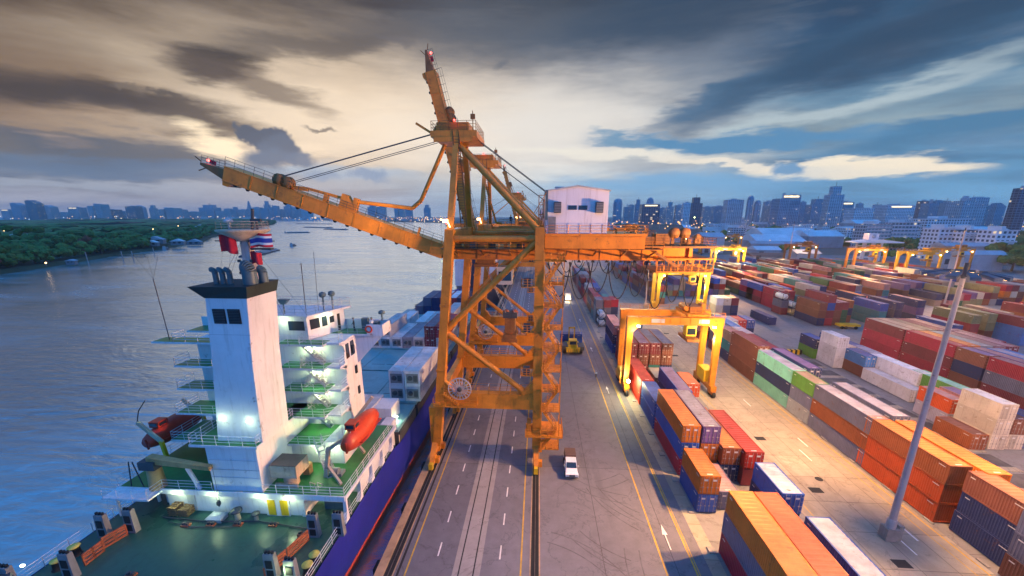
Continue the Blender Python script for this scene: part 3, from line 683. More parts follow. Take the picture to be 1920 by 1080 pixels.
for X, y in ((-22.6,31.0),(-26.2,32),(-29.8,31.8),(-32.5,31.6),(-35,31.4),(-34.8,25.6),(-30.6,25)):
    mo = MB(); mo.box(X-.4,X+.4,y-.25,y+.25,PD+.0,PD+.16,0); mo.tube((X-.2,y,PD+.15),(X-.2,y,PD+.38),.16,8,1); mo.tube((X+.2,y,PD+.15),(X+.2,y,PD+.38),.16,8,1); part('deck_socket', mo, [rustrail, darkgrey], ship)
pp = MB(); pp.path([(-38.2,32.2,PD+.15),(-33,31.9,PD+.15),(-28,32.3,PD+.15),(-22,31.6,PD+.15)], .07, 6); pp.path([(-37,31.6,PD+.15),(-34,31.1,PD+.15),(-30,31.4,PD+.15)], .05, 6); part('deck_pipe', pp, darkgrey, ship)
for X, y in ((-19.6,28.0),(-19.6,26.9),(-42.1,27.4),(-41.9,25.9)):
    bo = MB(); bo.lathe([(.5,PD),(.4,PD+.15),(.36,PD+.75),(.46,PD+.85)],(X,y,0),14,0); bo.lathe([(.46,PD+.85),(.46,PD+.92),(.0,PD+.94)],(X,y,0),14,1); part('bollard', bo, [black, paint('bollard_yellow',(.62,.5,.1,1),.6,.2,1.)], ship)
def frame_post(X, y, s=1., lit=False):
    p_ = MB(); h = 2.5*s
    p_.hexa([(X-.55,y-.28,PD),(X+.55,y-.28,PD),(X+.55,y+.28,PD),(X-.55,y+.28,PD)], [(X-.45,y-.22,PD+h),(X+.45,y-.22,PD+h),(X+.45,y+.22,PD+h),(X-.45,y+.22,PD+h)], 0)
    p_.box(X-.3,X+.3,y-.3,y-.26,PD+.25,PD+.95,1); p_.box(X-.3,X+.3,y-.3,y-.26,PD+1.15,PD+1.95,1)
    for q in (-.3, 0, .3): p_.tube((X+q,y,PD+h),(X+q,y,PD+h+.22),.12,8,1)
    part('roller_post', p_, [midgrey, black], ship)
for X, y in ((-21.3,31.0),(-18.95+.0,31.3),(-22.4,26.3),(-20.3,25.8),(-39.6,30.4),(-41.6,29.6),(-39.8,25.2),(-43.2,23.6)): frame_post(X, y)
def lattice_rail(p, q):
    l = MB(); p = Vector(p); q = Vector(q)
    for z in (.1, .45, .8, 1.1): l.beam(p+Vector((0,0,z)), q+Vector((0,0,z)), .1, .2)
    n = max(2, int((q-p).length/1.2))
    for i in range(n+1): c_ = p.lerp(q, i/n); l.beam(c_, c_+Vector((0,0,1.2)), .1, .1)
    part('rust_red_gate', l, rustrail, ship)
lattice_rail((-21.6,30.4,PD),(-22.2,28.2,PD)); lattice_rail((-22.3,28,PD),(-22.9,26.0,PD)); lattice_rail((-39.7,29.9,PD),(-40.2,28.2,PD)); lattice_rail((-39.9,27.9,PD),(-39.9,26.3,PD))
lk = MB(); lk.lathe([(2.0,PD),(2.0,PD+1.8),(1.9,PD+2.0)],(-46.2+2.6,21.9,0),18,0); lk.lathe([(.4,PD+2),(.4,PD+2.6),(0,PD+2.7)],(-43.6,21.9,0),10,0)
part('mooring_winch', lk, darkgrey, ship)
# satellite-tv style cabin and small crane near the alleyway
ca = MB(); ca.tube((-25.6,34.9,AD),(-25.6,34.9,AD+1.3),.75,16,0); ca.box(-26.9,-24.5,34.1,34.25,AD,AD+.5,0); ca.box(-27.1,-24.3,33.9,36.1,AD+1.3,AD+2.7,0); ca.box(-27.1,-24.3,33.9,36.1,AD+2.7,AD+2.75,1)
part('deck_crane_house', ca, [beige, darkgrey], ship)
# provision crane on the port side
pc = MB(); pc.tube((-39.2,33.4,AD),(-39.2,33.4,AD+2.4),.75,16,0,.62); pc.box(-40.1,-38.4,32.7,34.1,AD+2.4,AD+3.3,1)
pc.hexa([(-39.4,33.0,AD+3.0),(-39.4,33.8,AD+3.0),(-39.4,33.8,AD+3.7),(-39.4,33.0,AD+3.7)], [(-32.4,32.6,AD+2.8),(-32.4,33.1,AD+2.8),(-32.4,33.1,AD+3.2),(-32.4,32.6,AD+3.2)], 0)
pc.tube((-32.5,32.8,AD+3),(-32.5,32.8,AD-.8),.02,4,1); pc.tube((-32.2,32.8,AD+3),(-32.2,32.8,AD-.8),.02,4,1); pc.lathe([(.0,AD-1.6),(.2,AD-1.3),(.2,AD-1),(0,AD-.7)],(-32.35,32.8,0),8,1)
pc.beam((-34.6,33.4,AD),(-35.2,33.1,AD+2.7),.3,.3,2); pc.beam((-42,33.2,AD),(-41.6,33.2,AD+3),.08,.08,1); pc.beam((-40.6,33.2,AD),(-41.2,33.2,AD+3),.08,.08,1)
part('provision_crane', pc, [ochre, darkgrey, shipw], ship)
# davits
for y0 in (36.2, 42.0):
    dv = MB(); dv.beam((-22.6,y0,AD),(-21.9,y0,AD+3.6),.35,.4,0); dv.beam((-21.9,y0,AD+3.4),(-19.4,y0+.4,AD+6.6 if y0 > 40 else AD+5.2),.3,.35,0); dv.beam((-22.6,y0+.2,AD+1.6),(-20.2,y0-1.4,AD+.2),.25,.3,0); part('lifeboat_davit', dv, beige, ship)
    dv = MB(); dv.beam((-41.6,y0+1,AD),(-41.9,y0+1,AD+3.0),.3,.35,1); dv.beam((-41.8,y0+1,AD+2.8),(-44.2,y0+1,AD+5.2),.3,.35,0)
    if y0 < 40: dv.tube((-44.2,37.2,AD+5.2),(-43.7,37.2,AD+6.6),.05,5,2); dv.tube((-43.7,37.2,AD+6.6),(-42.6,37.2,AD+7.9),.05,5,2)
    part('lifeboat_davit', dv, [beige, ylw2, black], ship)
wi = MB(); wi.tube((-21.9,36.4,AD+.6),(-21.2,36.4,AD+.6),.4,12,0); wi.box(-22.2,-20.9,36.2,37.2,AD,AD+.35,0); part('boat_winch', wi, midgrey, ship)
wl_ = MB(); wl_.box(-25.2,-24.5,36.3,37.0,AD,AD+1.1); wl_.lathe([(.5,AD+.8),(.5,AD+1.2)],(-24.85,36.65,0),12); part('deck_winch', wl_, ochre, ship)
# clutter in the mooring recess and along the side
cl = MB(); rc = random.Random(5)
for k in range(16):
    X, y = rc.uniform(-21.5,-19.3), rc.uniform(49,56.5); h = rc.uniform(.4,1.6); cl.box(X,X+rc.uniform(.2,.6),y,y+rc.uniform(.2,.6),MD,MD+h,rc.randint(0,1))
for y in (49, 51, 53, 55): cl.tube((-19.1,y,MD),(-19.1,y,MD+2.2),.1,6,1)
part('mooring_gear', cl, [ochre, beige], ship)
gh = MB(); gh.box(-23.4,-20.6,50.5,54,MD,9.4,0); gh.box(-21.3,-19.9,48.2,50.4,MD,8.2,0); part('vent_house', gh, shipw, ship)
ply = MB(); ply.box(-22.2,-19.6,34.6,35.1,PD+.0,PD+.9,0); ply.tube((-21.6,35.2,PD),(-21.6,35.2,PD+2.2),.09,6,1); ply.tube((-20.9,35.2,PD),(-20.9,35.2,PD+2.2),.09,6,1); ply.tube((-21.6,35.2,PD+1.3),(-20.9,35.2,PD+1.3),.09,6,1); part('alleyway_gear', ply, [pipegrey, ylw2], ship)
# hull marks
hm = MB(); 
for y in (41.5, 43.2): hm.box(CX+fair(y)[0]-.35, CX+fair(y)[0]-.05, y, y+.5, 2.6, 3.3)
# things standing on the ship
def boat(name, label, X, y, z, mats):
    r_ = thing(name, label, 'lifeboat', (X, y, z), 'enclosed lifeboats hung on davits')
    h_ = MB(); secs = []
    for t in [i/12 for i in range(13)]:
        s = math.sin(math.pi*(.08+.84*t))**.55; yy = y-3.7+7.4*t; sec = []
        for k in range(14):
            a = math.tau*k/14; rr = 1.0
            sec.append((X+1.3*s*math.cos(a)*(1 if math.sin(a) < .2 else .86), yy, z+.1+(1.5 if math.sin(a) > 0 else 1.3)*s*math.sin(a)))
        secs.append(sec)
    V = [p for s_ in secs for p in s_]
    h_.add(V, [(i*14+k, i*14+(k+1) % 14, (i+1)*14+(k+1) % 14, (i+1)*14+k) for i in range(12) for k in range(14)] + [tuple(range(14))[::-1], tuple(range(168,182))], 0, True)
    part('hull', h_, mats[0], r_)
    c_ = MB(); c_.box(X-.55,X+.55,y-2.5,y-1.2,z+1.3,z+2.0); part('steering_cupola', c_, mats[0], r_)
    w_ = MB(); w_.box(X-.4,X+.4,y-2.54,y-2.5,z+1.5,z+1.85); w_.box(X+.56,X+.59,y-2.3,y-1.5,z+1.5,z+1.85); w_.box(X-.59,X-.56,y-2.3,y-1.5,z+1.5,z+1.85); part('window', w_, glassd, r_)
    g_ = MB(); g_.box(X-1.32,X+1.32,y-2.6,y+2.6,z-.05,z+.06); g_.tube((X,y-3.6,z-.7),(X,y-3.75,z+.6),.12); part('gunwale', g_, mats[1], r_)
    return r_
boat('lifeboat', 'bright orange enclosed lifeboat hanging on the quay side of the white ship', -19.6, 39.2, 12.7, (boatorange, boatred))
boat('lifeboat', 'dark red enclosed lifeboat hanging on the river side of the white ship', -43.4, 40.6, 11.3, (boatred, boatred))
def flag(name, label, p, w, h, bands, sk=0):
    r_ = thing(name, label, 'flag', p); mats = [m for m, _ in bands]; tot = sum(k for _, k in bands); z0 = 0; fb = MB()
    for i, (m, k) in enumerate(bands):
        z1 = z0+k/tot; n = 10
        P = []
        for q in range(n+1):
            t = q/n; dx, dy, dz = w*t, .25*math.sin(t*7), .1*math.sin(t*5)+sk*t
            for zz in (z0, z1): P.append((p[0]+dx, p[1]+dy, p[2]-h*zz+dz))
        fb.add(P + [(x, y+.02, z) for x, y, z in P], [(2*q, 2*q+1, 2*q+3, 2*q+2) for q in range(n)] + [tuple(2*n+2+j for j in (2*q+2, 2*q+3, 2*q+1, 2*q)) for q in range(n)], i, True); z0 = z1
    part('cloth', fb, mats, r_); return r_
flag('national_flag', 'flag of red, white and blue stripes flying from the ship mast', (-33.1,44.6,33.9), 2.6, 1.5, [(flagred,1),(flagwhite,1),(flagblue,2),(flagwhite,1),(flagred,1)], .25)
flag('signal_flag', 'plain red flag under the mast platform of the white ship', (-36.6,44.4,33.9), 1.9, 1.9, [(flagred,1)], -.2)
flag('signal_flag', 'bright red flag low on the ship mast under the striped flag', (-33.2,44.5,32.0), 1.2, 1.4, [(flagred,1)], 0)
def solo_at(*a): pass
pal = thing('pallet_stack', 'brown wooden pallets stacked against the white poop house wall', 'pallets', (-37.4,33,PD))
for k, (dx, n) in enumerate(((0,5),(1.15,4))):
    q_ = MB()
    for i in range(n):
        for e in (-.45,-.15,.15,.45): q_.box(-37.9+dx, -36.9+dx, 33.0+e-.1, 33.0+e+.1, PD+i*.22+.1, PD+i*.22+.15)
        for e in (-.4, 0, .4): q_.box(-37.4+dx+e-.06, -37.4+dx+e+.06, 32.5, 33.42, PD+i*.22, PD+i*.22+.1)
    part('pallet_pile', q_, wood, pal)
bx = MB(); bx.box(-33.2,-31.7,31.9,32.9,PD,PD+.45); bx.hexa([(-33.3,31.8,PD+.45),(-31.6,31.8,PD+.45),(-31.6,33.0,PD+.45),(-33.3,33.0,PD+.45)],[(-33,32.1,PD+.65),(-31.9,32.1,PD+.65),(-31.9,32.7,PD+.65),(-33,32.7,PD+.65)])
solo('deck_locker', bx, lightgrey, 'pale grey lidded locker on the green stern deck by the white wall', 'locker')
# deck lamps: lit fittings and their light
def shiplamp(p, power, col=(.75,1,.5)):
    q_ = MB(); q_.box(p[0]-.14,p[0]+.14,p[1]-.08,p[1]+.08,p[2]-.06,p[2]+.06); part('deck_lamp', q_, lamp_cool, ship)
    lamp((p[0], p[1]-.8, p[2]-.2), power, col, .12, 'deck_light')
for p, w in (((-31.1,33.75,16.6),160),((-28.3,33.75,16.4),160),((-36.9,33.35,8.3),130),((-33,33.35,8.25),150),((-27.9,33.35,8.25),150),((-24.9,33.35,8.25),150),
             ((-25.5,42.3,13.6),260),((-25.5,42.3,16.3),240),((-25.5,42.3,19.0),240),((-26,42.3,21.7),200),((-29.0,42.5,24.5),130),((-25.0,45.3,24.5),120),((-22.6,38.4,10.9),160),((-24.6,38.4,10.9),130),((-22,37.3,8.2),230),((-20,41,8.2),120),((-20.4,52,7.4),160),((-36,42.3,16.3),100),((-42.8,24.4,7.6),120)):
    shiplamp(p, w*(.3 if p[1] < 33.9 and p[2] > 15 else (1.7 if p[1] > 42 and p[2] < 24 else .6)))
shiplamp((-20.6,26.0,7.6), 80)
# second ship further along the quay
s2 = thing('moored_ship', 'dark hulled ship moored further along the quay beyond the orange cranes', 'ship', (-28,250,-3))
h2 = MB(); P = [(-17.6,185),(-17.6,320),(-22,345),(-28,356),(-34,345),(-38.4,320),(-38.4,185),(-34,168),(-28,162),(-22,168)]
h2.extr([(x,y,-5) for x,y in P], (0,0,10.5)); part('hull', h2, hulldark, s2)
d2 = MB(); d2.box(-37,-19,176,188,5.5,17); d2.box(-36,-20,177,187,17,22); part('deckhouse', d2, shipw, s2)
d3 = MB(); d3.box(-30,-26,172,176,5.5,24); part('funnel', d3, hulldark, s2)
for y in (205, 240, 275): 
    m_ = MB(); m_.tube((-28,y,5),(-28,y,22),.9,10); m_.beam((-28,y,21),(-28,y+22,25),.8,1.2); part('cargo_crane', m_, beige, s2)
# ------------------------------------------------------------------ ship-to-shore cranes (first one built in place, the others copied)
YN, YF, YC = 53.0, 69.0, 61.0
def legx(z): return -15.0 + z*(3.45/34.3)
crane = thing('quay_crane', 'tall orange quay crane with half raised boom and white machine house, nearest of the cranes', 'crane', (-7.4, YC, 0), 'ship loading cranes on the quay rails')
P5 = lambda n, m, mats=gold, par=None, label=None, o=None: part(n, m, mats, par or crane, label, o)
for y in (YN, YF):
    yt = 57.6 if y < YC else 64.4
    m = MB(); m.beam((legx(2.6),y,2.6), (legx(34.3),y,34.3), 1.15, 1.5, 0, (0,1,0)); m.beam((legx(34.0),y,34.0), (-11.2,yt,46.0), .75, .95, 0, (0,1,0))
    m.box(legx(11)-.75, legx(11)+.85, y-.8, y+.8, 10.9, 11.1, 0)
    for zf in (14.5, 24.0): m.box(legx(zf)-.66, legx(zf)+.66, y-.84, y+.84, zf, zf+.12); m.box(legx(zf)-.66, legx(zf)+.66, y-.84, y+.84, zf+.2, zf+.32)
    P5('leg', m)
    m = MB(); [m.box(-.48,.88,y-.78,y+.78,zf,zf+.12) for zf in (14.2,14.4,24,24.2)]; m.box(-.4, .8, y-.7, y+.7, 2.6, 34.6); P5('leg', m)
    m = MB(); m.box(legx(10)+.5, -.4, y-.55, y+.55, 8.9, 11.2); m.box(legx(10)+.5, -.4, y-.62, y+.62, 11.2, 11.26)
    m.extr([(-.4,y-.5,11.2),(-2.2,y-.5,11.2),(-.4,y-.5,13.2)], (0,1,0)); m.extr([(legx(11)+.5,y-.5,11.2),(legx(11)+2.2,y-.5,11.2),(legx(13)+.5,y-.5,13)], (0,1,0))
    P5('portal_beam', m)
    m = MB(); m.rail([(legx(11)+.9,y-.6,11.26), (-.5,y-.6,11.26)], 1.05, 1.5, .035); m.rail([(legx(11)+.9,y+.6,11.26), (-.5,y+.6,11.26)], 1.05, 1.5, .035); P5('railing', m)
    for p, q, r in (((legx(20.6)+.3,y,20.6),(.2,y,33.2),.42), ((legx(20.2)+.3,y,20.2),(-1.3,y,11.2),.4), ((legx(33.1),y,33.1),(0,y,33.1),.42)):
        m = MB(); m.tube(p, q, r, 12)
        c1 = Vector(p).lerp(Vector(q), .1); m.tube(p, c1, r*1.2, 12); c1 = Vector(p).lerp(Vector(q), .9); m.tube(c1, q, r*1.2, 12)
        P5('brace', m)
    m = MB(); m.tube((-11.0,yt,45.4), (0,y,34.2), .45, 12); P5('back_stay', m)
    for X in (-15.0, .2):
        m = MB(); m.hexa([(X-.5,y-.6,3.0),(X+.5,y-.6,3.0),(X+.5,y+.6,3.0),(X-.5,y+.6,3.0)], [(X-.6,y-.75,8.9),(X+.6,y-.75,8.9),(X+.6,y+.75,8.9),(X-.6,y+.75,8.9)])
        m.hexa([(X-.35,y-2.5,1.7),(X+.35,y-2.5,1.7),(X+.35,y+2.5,1.7),(X-.35,y+2.5,1.7)], [(X-.4,y-.7,3.2),(X+.4,y-.7,3.2),(X+.4,y+.7,3.2),(X-.4,y+.7,3.2)])
        bg_ = P5('bogie', m)
        for e in (-1, 1):
            k = MB(); k.hexa([(X-.3,y+e*1.9-1.2,.75),(X+.3,y+e*1.9-1.2,.75),(X+.3,y+e*1.9+1.2,.75),(X-.3,y+e*1.9+1.2,.75)], [(X-.34,y+e*1.9-.5,1.9),(X+.34,y+e*1.9-.5,1.9),(X+.34,y+e*1.9+.5,1.9),(X-.34,y+e*1.9+.5,1.9)])
            k.box(X+.34,X+.9,y+e*1.9-.4,y+e*1.9+.4,.7,1.5); P5('equalizer', k, gold, bg_)
            for w in (-.75, .75):
                k = MB(); k.lathe([(.0,-.16),(.42,-.16),(.42,.16),(.0,.16)], (X, y+e*1.9+w, .46), 14, 0, 'x'); P5('wheel', k, darkgrey, bg_)
        k = MB(); k.box(X-.3,X+.3,y+(-3.6 if y < YC else 3.0),y+(-3.0 if y < YC else 3.6),.4,1.3); P5('buffer', k, ylw2, bg_)
for X, z0, z1 in ((-14.1,9.1,10.9), (.2,9.1,10.9), (legx(33.4),32.6,34.2), (.2,32.6,34.2)):
    m = MB(); m.box(X-.45, X+.45, YN+.6, YF-.6, z0, z1); P5('tie_beam', m)
for X in (.2,):
    for a, b_ in (((X,YN,11.2),(X,YF,32.6)),):
        m = MB(); m.tube(a, b_, .32, 10); P5('brace', m)
# main girder and machinery level
m = MB(); m.box(-14.2, 21.5, 59.4, 62.6, 29.8, 31.7, 0); m.box(-14.2, 21.6, 59.2, 59.4, 31.55, 31.7, 0); m.box(-14.2, 21.6, 59.2, 59.4, 29.75, 29.88, 0)
for X in range(-12, 21, 3): m.box(X, X+.08, 59.3, 59.4, 29.9, 31.55, 0)
m.box(21.5, 22.0, 59, 63, 29.5, 32.0, 0); P5('main_girder', m)
m = MB(); m.box(-13.6, .0, 56.3, 56.5, 31.4, 31.5); m.box(-13.6,17,55.6,59.2,31.55,31.62); m.box(-13.6,17,62.6,66,31.55,31.62)
for X in range(-12, 17, 4): m.beam((X,55.7,31.4),(X,59.3,30.4),.18,.2)
P5('girder_walkway', m, golddk)
m = MB(); m.rail([(-13.4,55.7,31.62),(17,55.7,31.62)], 1.05, 1.6, .035); m.rail([(-13.4,65.9,31.62),(17,65.9,31.62)], 1.05, 1.6, .035); P5('walkway_railing', m)
m = MB(); m.box(.9, 14.5, 55.2, 66.6, 33.35, 33.7)
for X in (1.3, 5.5, 9.6, 14.1):
    for y in (55.6, 60, 66): m.box(X-.22, X+.22, y-.22, y+.22, 31.7, 33.4)
m.beam((9.8,55.5,33.3),(12.4,55.5,31.7),.3,.3); m.beam((.9,55.5,31.9),(2.6,55.5,33.3),.25,.25); m.box(.9,14.2,55.3,55.5,31.7,33.3)
P5('machine_floor', m)
m = MB(); m.extr([(1.0,55.6,33.7),(9.2,55.6,33.7),(9.2,55.6,39.2),(5.1,55.6,39.75),(1.0,55.6,39.2)], (0,10.6,0), 0)
mh_ = P5('machine_house', m, house_w)
m = MB(); m.extr([(.8,55.4,39.15),(5.1,55.4,39.75),(9.4,55.4,39.15),(9.4,55.4,39.3),(5.1,55.4,39.92),(.8,55.4,39.3)], (0,11,0)); m.box(2.2,3.4,58,60,39.6,39.9); P5('roof', m, lightgrey, mh_)
for x0 in (3.9, 5.3):
    m = MB(); m.box(x0, x0+1.15, 55.55, 55.62, 36.8, 37.35); P5('window', m, glassd, mh_)
for x0 in (2.0, 7.5):
    m = MB(); m.box(x0, x0+.95, 54.9, 55.6, 36.4, 37.8, 0)
    for k in range(6): m.box(x0+.05, x0+.9, 54.86, 54.9, 36.5+k*.2, 36.6+k*.2, 1)
    P5('air_conditioner', m, [darkgrey, midgrey], mh_)
m = MB(); m.box(1.3,2.3,55.5,55.6,33.75,35.9); P5('door', m, midgrey, mh_)
m = MB(); m.box(.85,1.2,55.2,55.6,35.5,39.3); P5('cable_duct', m, pipegrey, mh_)
m = MB(); m.rail([(1,55.0,33.7),(14.4,55.0,33.7),(14.4,66.5,33.7)], 1.1, 1.5, .035); P5('house_railing', m)
m = MB()
for X in (0.0, .7): m.beam((X,54.2,34),(X,54.2,38.6),.1,.1)
for z in (35, 36.2, 37.4, 38.6): m.beam((0,54.2,z),(.7,54.2,z),.08,.08)
m.beam((-.6,54.2,36.4),(1.0,55,39),.07,.07); m.beam((0,54.2,34),(.7,54.2,36.2),.07,.07); P5('ladder_cage', m, golddk)
# tail end: winch deck, ropes drums, trolley cradle, festoon
m = MB(); m.box(14.5, 24.2, 56.6, 65.4, 31.75, 32.0); m.box(13.6,16,57.5,60,32,33.2); m.box(16.4,18.4,58,60.2,32,33.6); m.beam((14.8,56.8,32),(19.2,56.8,29.2),.35,.35); m.beam((14.8,65.2,32),(19.2,65.2,29.2),.35,.35)
m.rail([(14.6,56.7,32),(24.1,56.7,32),(24.1,65.3,32)], 1.1, 1.2, .035); rr5 = random.Random(11)
for k in range(26): 
    X, y = rr5.uniform(10,23.5), rr5.uniform(57,62); s = rr5.uniform(.2,.7); m.box(X,X+s,y,y+s,32,32+rr5.uniform(.3,1.6))
for k in range(10): m.tube((rr5.uniform(10,14),57,32),(rr5.uniform(10,14),57.5,34.6),.06,5)
P5('tail_platform', m, [golddk])
for X in (18.9, 20.3):
    m = MB(); m.lathe([(.0,-.3),(.75,-.3),(.75,-.2),(.55,-.2),(.55,.2),(.75,.2),(.75,.3),(.0,.3)], (X,58.2,33.7), 20, 0, 'y'); m.box(X-.2,X+.2,58.4,58.7,32,33.8); P5('rope_sheave', m, golddk)
m = MB(); m.box(16.6,24.4,57.2,64.6,28.2,28.45); m.box(16.6,24.4,57.2,64.6,30.1,30.3)
for X in [16.7+i*.96 for i in range(9)]:
    for y in (57.3, 64.5): m.beam((X,y,28.4),(X,y,30.2),.1,.1)
m.rail([(16.7,57.3,28.45),(24.3,57.3,28.45)], 1.0, .5, .03); P5('trolley_cradle', m, gold)
for X0, X1, sag in ((1.6,4.8,5.2),(4.6,8,5.5),(7.4,10.4,4.4),(10.2,13.6,5.4),(13.0,15.8,5.0),(15.9,18.9,5.6),(18.6,21.0,4.6),(21.0,23.4,5.2),(2.4,6.8,2.2),(9,11.2,1.6)):
    m = MB(); pts = [(X0+(X1-X0)*t, 59.0, 29.5-sag*(1-(2*t-1)**2)**.8-(1.2 if X0 > 15 else 0)) for t in [i/14 for i in range(15)]]; m.path(pts, .075, 6); P5('festoon_cable', m, black)
m = MB()
for X in range(2, 22, 2): m.hexa([(X-.3,59.05,29.45),(X+.3,59.05,29.45),(X+.3,59.25,29.45),(X-.3,59.25,29.45)], [(X-.08,59.05,29.78),(X+.08,59.05,29.78),(X+.08,59.25,29.78),(X-.08,59.25,29.78)])
P5('festoon_trolley', m, black)
m = MB(); rr5 = random.Random(4)
for k in range(30): X = rr5.uniform(-12.5,-1.2); s = rr5.uniform(.3,1.1); m.box(X,X+s,rr5.uniform(56.6,58),58.6,31.65,31.65+rr5.uniform(.4,1.3),k % 3)
m.tube((-13,57,32.4),(-1,57,32.4),.16,8,0); m.tube((-13,58.4,33.0),(-1,58.4,33.0),.12,8,0)
P5('machinery', m, [golddk, darkgrey, gold])
# apex
m = MB(); m.box(-14.6,-8.4,57.0,65.0,46.2,47.0,0); m.box(-14.0,-9.6,58,64,47.0,48.2,0); m.beam((-14.6,57.4,46.8),(-16.6,57.4,48.0),.25,.3); m.beam((-14.6,64.6,46.8),(-16.6,64.6,48.0),.25,.3)
m.tube((-14.2,60,47.6),(-14.2,62,47.6),.7,14,0); m.tube((-10.4,60,47.6),(-10.4,62,47.6),.7,14,0); m.box(-14.2,-9,56.9,57.1,45.6,46.2)
ap = P5('apex_platform', m, gold)
m = MB(); m.rail([(-14.5,57.1,47),(-8.5,57.1,47),(-8.5,64.9,47),(-14.5,64.9,47),(-14.5,57.1,47)], 1.2, 1.2, .035); m.tube((-8.9,57.3,47),(-8.9,57.3,49.4),.06,5); m.box(-9.2,-8.6,57.2,57.5,48.4,49.0); P5('railing', m, golddk, ap)
m = MB(); m.tube((-11.4,57.4,48.2),(-11.4,57.4,48.4),.12,10); P5('beacon_lamp', m, lamp_red, ap)
m = MB()
for dy in (59.6, 60.2, 61.8, 62.4): m.tube((-10.2,dy,47.4),(1.0,dy,39.4),.035,4)
P5('back_rope', m, darkgrey)
m = MB(); m.stair((legx(34)+1.4,YN+2.6,34.2),(-11.2,57.0,46.2),.8,0,(1,0,0),34); P5('apex_stairway', m, golddk)
# stair tower on the landside near leg
m = MB(); z = 3.4; flip = 1
while z < 31:
    x0, x1 = (1.0, 3.0)
    m.box(.8, 3.4, YN-1.9, YN+.9, z-.06, z, 0); m.rail([(.8,YN-1.9,z),(3.4,YN-1.9,z),(3.4,YN+.9,z)], 1.05, .9, .035)
    if z+3.0 < 31.5: m.stair((x0 if flip > 0 else x1, YN-1.3, z), (x1 if flip > 0 else x0, YN-1.3, z+3.0), .75, 0, (0,1,0), 10)
    z += 3.0; flip = -flip
for X in (.85, 3.35): m.beam((X,YN-1.85,3.4),(X,YN-1.85,31.6),.1,.1)
P5('stair_tower', m, gold)
m = MB(); m.box(-1.4,3.9,YN-2.2,YN+1.6,5.4,5.6); m.rail([(-1.4,YN-2.2,5.6),(3.9,YN-2.2,5.6),(3.9,YN+1.6,5.6)],1.1,1.0,.035); m.beam((.6,YN-1,4),(3.4,YN-1,5.4),.2,.25); m.box(-1.2,-.6,YN-1.0,YN+1.0,5.6,6.8); P5('access_landing', m, gold)
for z in (14.6, 20.8, 27.0):
    m = MB(); m.box(-2.1,-.4,YN-1.6,YN-.2,z-.06,z,0); m.rail([(-.5,YN-1.6,z),(-2.1,YN-1.6,z),(-2.1,YN-.2,z)],1.05,.8,.035); m.box(-1.8,-.9,YN-1.2,YN-.5,z,z+1.1,1); P5('leg_platform', m, [gold, darkgrey])
# cable reel
m = MB(); cx, cy, cz = -10.9, YN-1.0, 11.4
for k in range(20):
    a = math.tau*k/20; m.tube((cx,cy,cz+.6),(cx+1.65*math.cos(a),cy+.12,cz+.6+1.65*math.sin(a)),.035,4,0); m.tube((cx,cy+.3,cz+.6),(cx+1.65*math.cos(a),cy+.3,cz+.6+1.65*math.sin(a)),.035,4,0)
    a2 = math.tau*(k+1)/20
    for yy in (.12, .3):
        m.tube((cx+1.65*math.cos(a),cy+yy,cz+.6+1.65*math.sin(a)),(cx+1.65*math.cos(a2),cy+yy,cz+.6+1.65*math.sin(a2)),.05,5,0); m.tube((cx+1.1*math.cos(a),cy+yy,cz+.6+1.1*math.sin(a)),(cx+1.1*math.cos(a2),cy+yy,cz+.6+1.1*math.sin(a2)),.03,4,0)
m.lathe([(0,-.2),(.35,-.2),(.35,.4),(0,.4)],(cx,cy+.1,cz+.6),12,1,'y'); P5('cable_reel', m, [lightgrey, darkgrey])
m = MB(); m.box(-14.6,-8.4,YN-1.9,YN-.6,9.6,9.8); m.rail([(-14.6,YN-.6,9.8),(-14.6,YN-1.9,9.8),(-8.4,YN-1.9,9.8),(-8.4,YN-.6,9.8)],1.05,.9,.035); m.stair((legx(11)+.8,YN-1.2,11.4),(legx(11)+2.8,YN-1.2,9.8),.7,0,(0,1,0),7); P5('reel_platform', m, gold)
# operator cab and spreader hanging under the girder
m = MB(); m.box(-9.2,-6.6,60,62,29.0,29.8,0); m.box(-9.6,-6.2,59.6,62.4,28.6,29.0,0); tr = P5('trolley', m, golddk)
m = MB(); m.hexa([(-6.0,59.9,25.9),(-3.9,59.9,25.9),(-3.9,61.9,25.9),(-6.0,61.9,25.9)],[(-6.2,59.8,28.6),(-3.7,59.8,28.6),(-3.7,62,28.6),(-6.2,62,28.6)],0); P5('operator_cab', m, lightgrey, tr)
m = MB(); m.box(-5.9,-4.0,59.8,59.86,26.5,27.9); P5('cab_window', m, glassd, tr)
# boom, modelled level with its hinge at (HX, YC, HZ), then swung up
HX, HZ = -14.2, 30.9
m = MB(); L_ = 34.2
m.box(HX-L_, HX+.1, 59.5, 62.5, HZ-1.1, HZ+1.0, 0); m.hexa([(HX-L_+.02,59.5,HZ-1.1),(HX-L_+1.6,59.5,HZ-1.1),(HX-L_+1.6,62.5,HZ-1.1),(HX-L_+.02,62.5,HZ-1.1)][::-1],[(HX-L_+.02,59.6,HZ-1.8),(HX-L_+.8,59.6,HZ-1.8),(HX-L_+.8,62.4,HZ-1.8),(HX-L_+.02,62.4,HZ-1.8)][::-1],0)
for X in range(2, 34, 4): m.box(HX-X-.05, HX-X+.05, 59.42, 59.5, HZ-1.05, HZ+.95, 0)
m.box(HX-L_,HX,59.35,59.5,HZ+.9,HZ+1.02,0); m.box(HX-L_,HX,59.35,59.5,HZ-1.12,HZ-1.0,0)
boom = P5('boom', m, gold, None, 'half raised orange boom over the water', (HX,YC,HZ))
bo_ = (HX,YC,HZ)
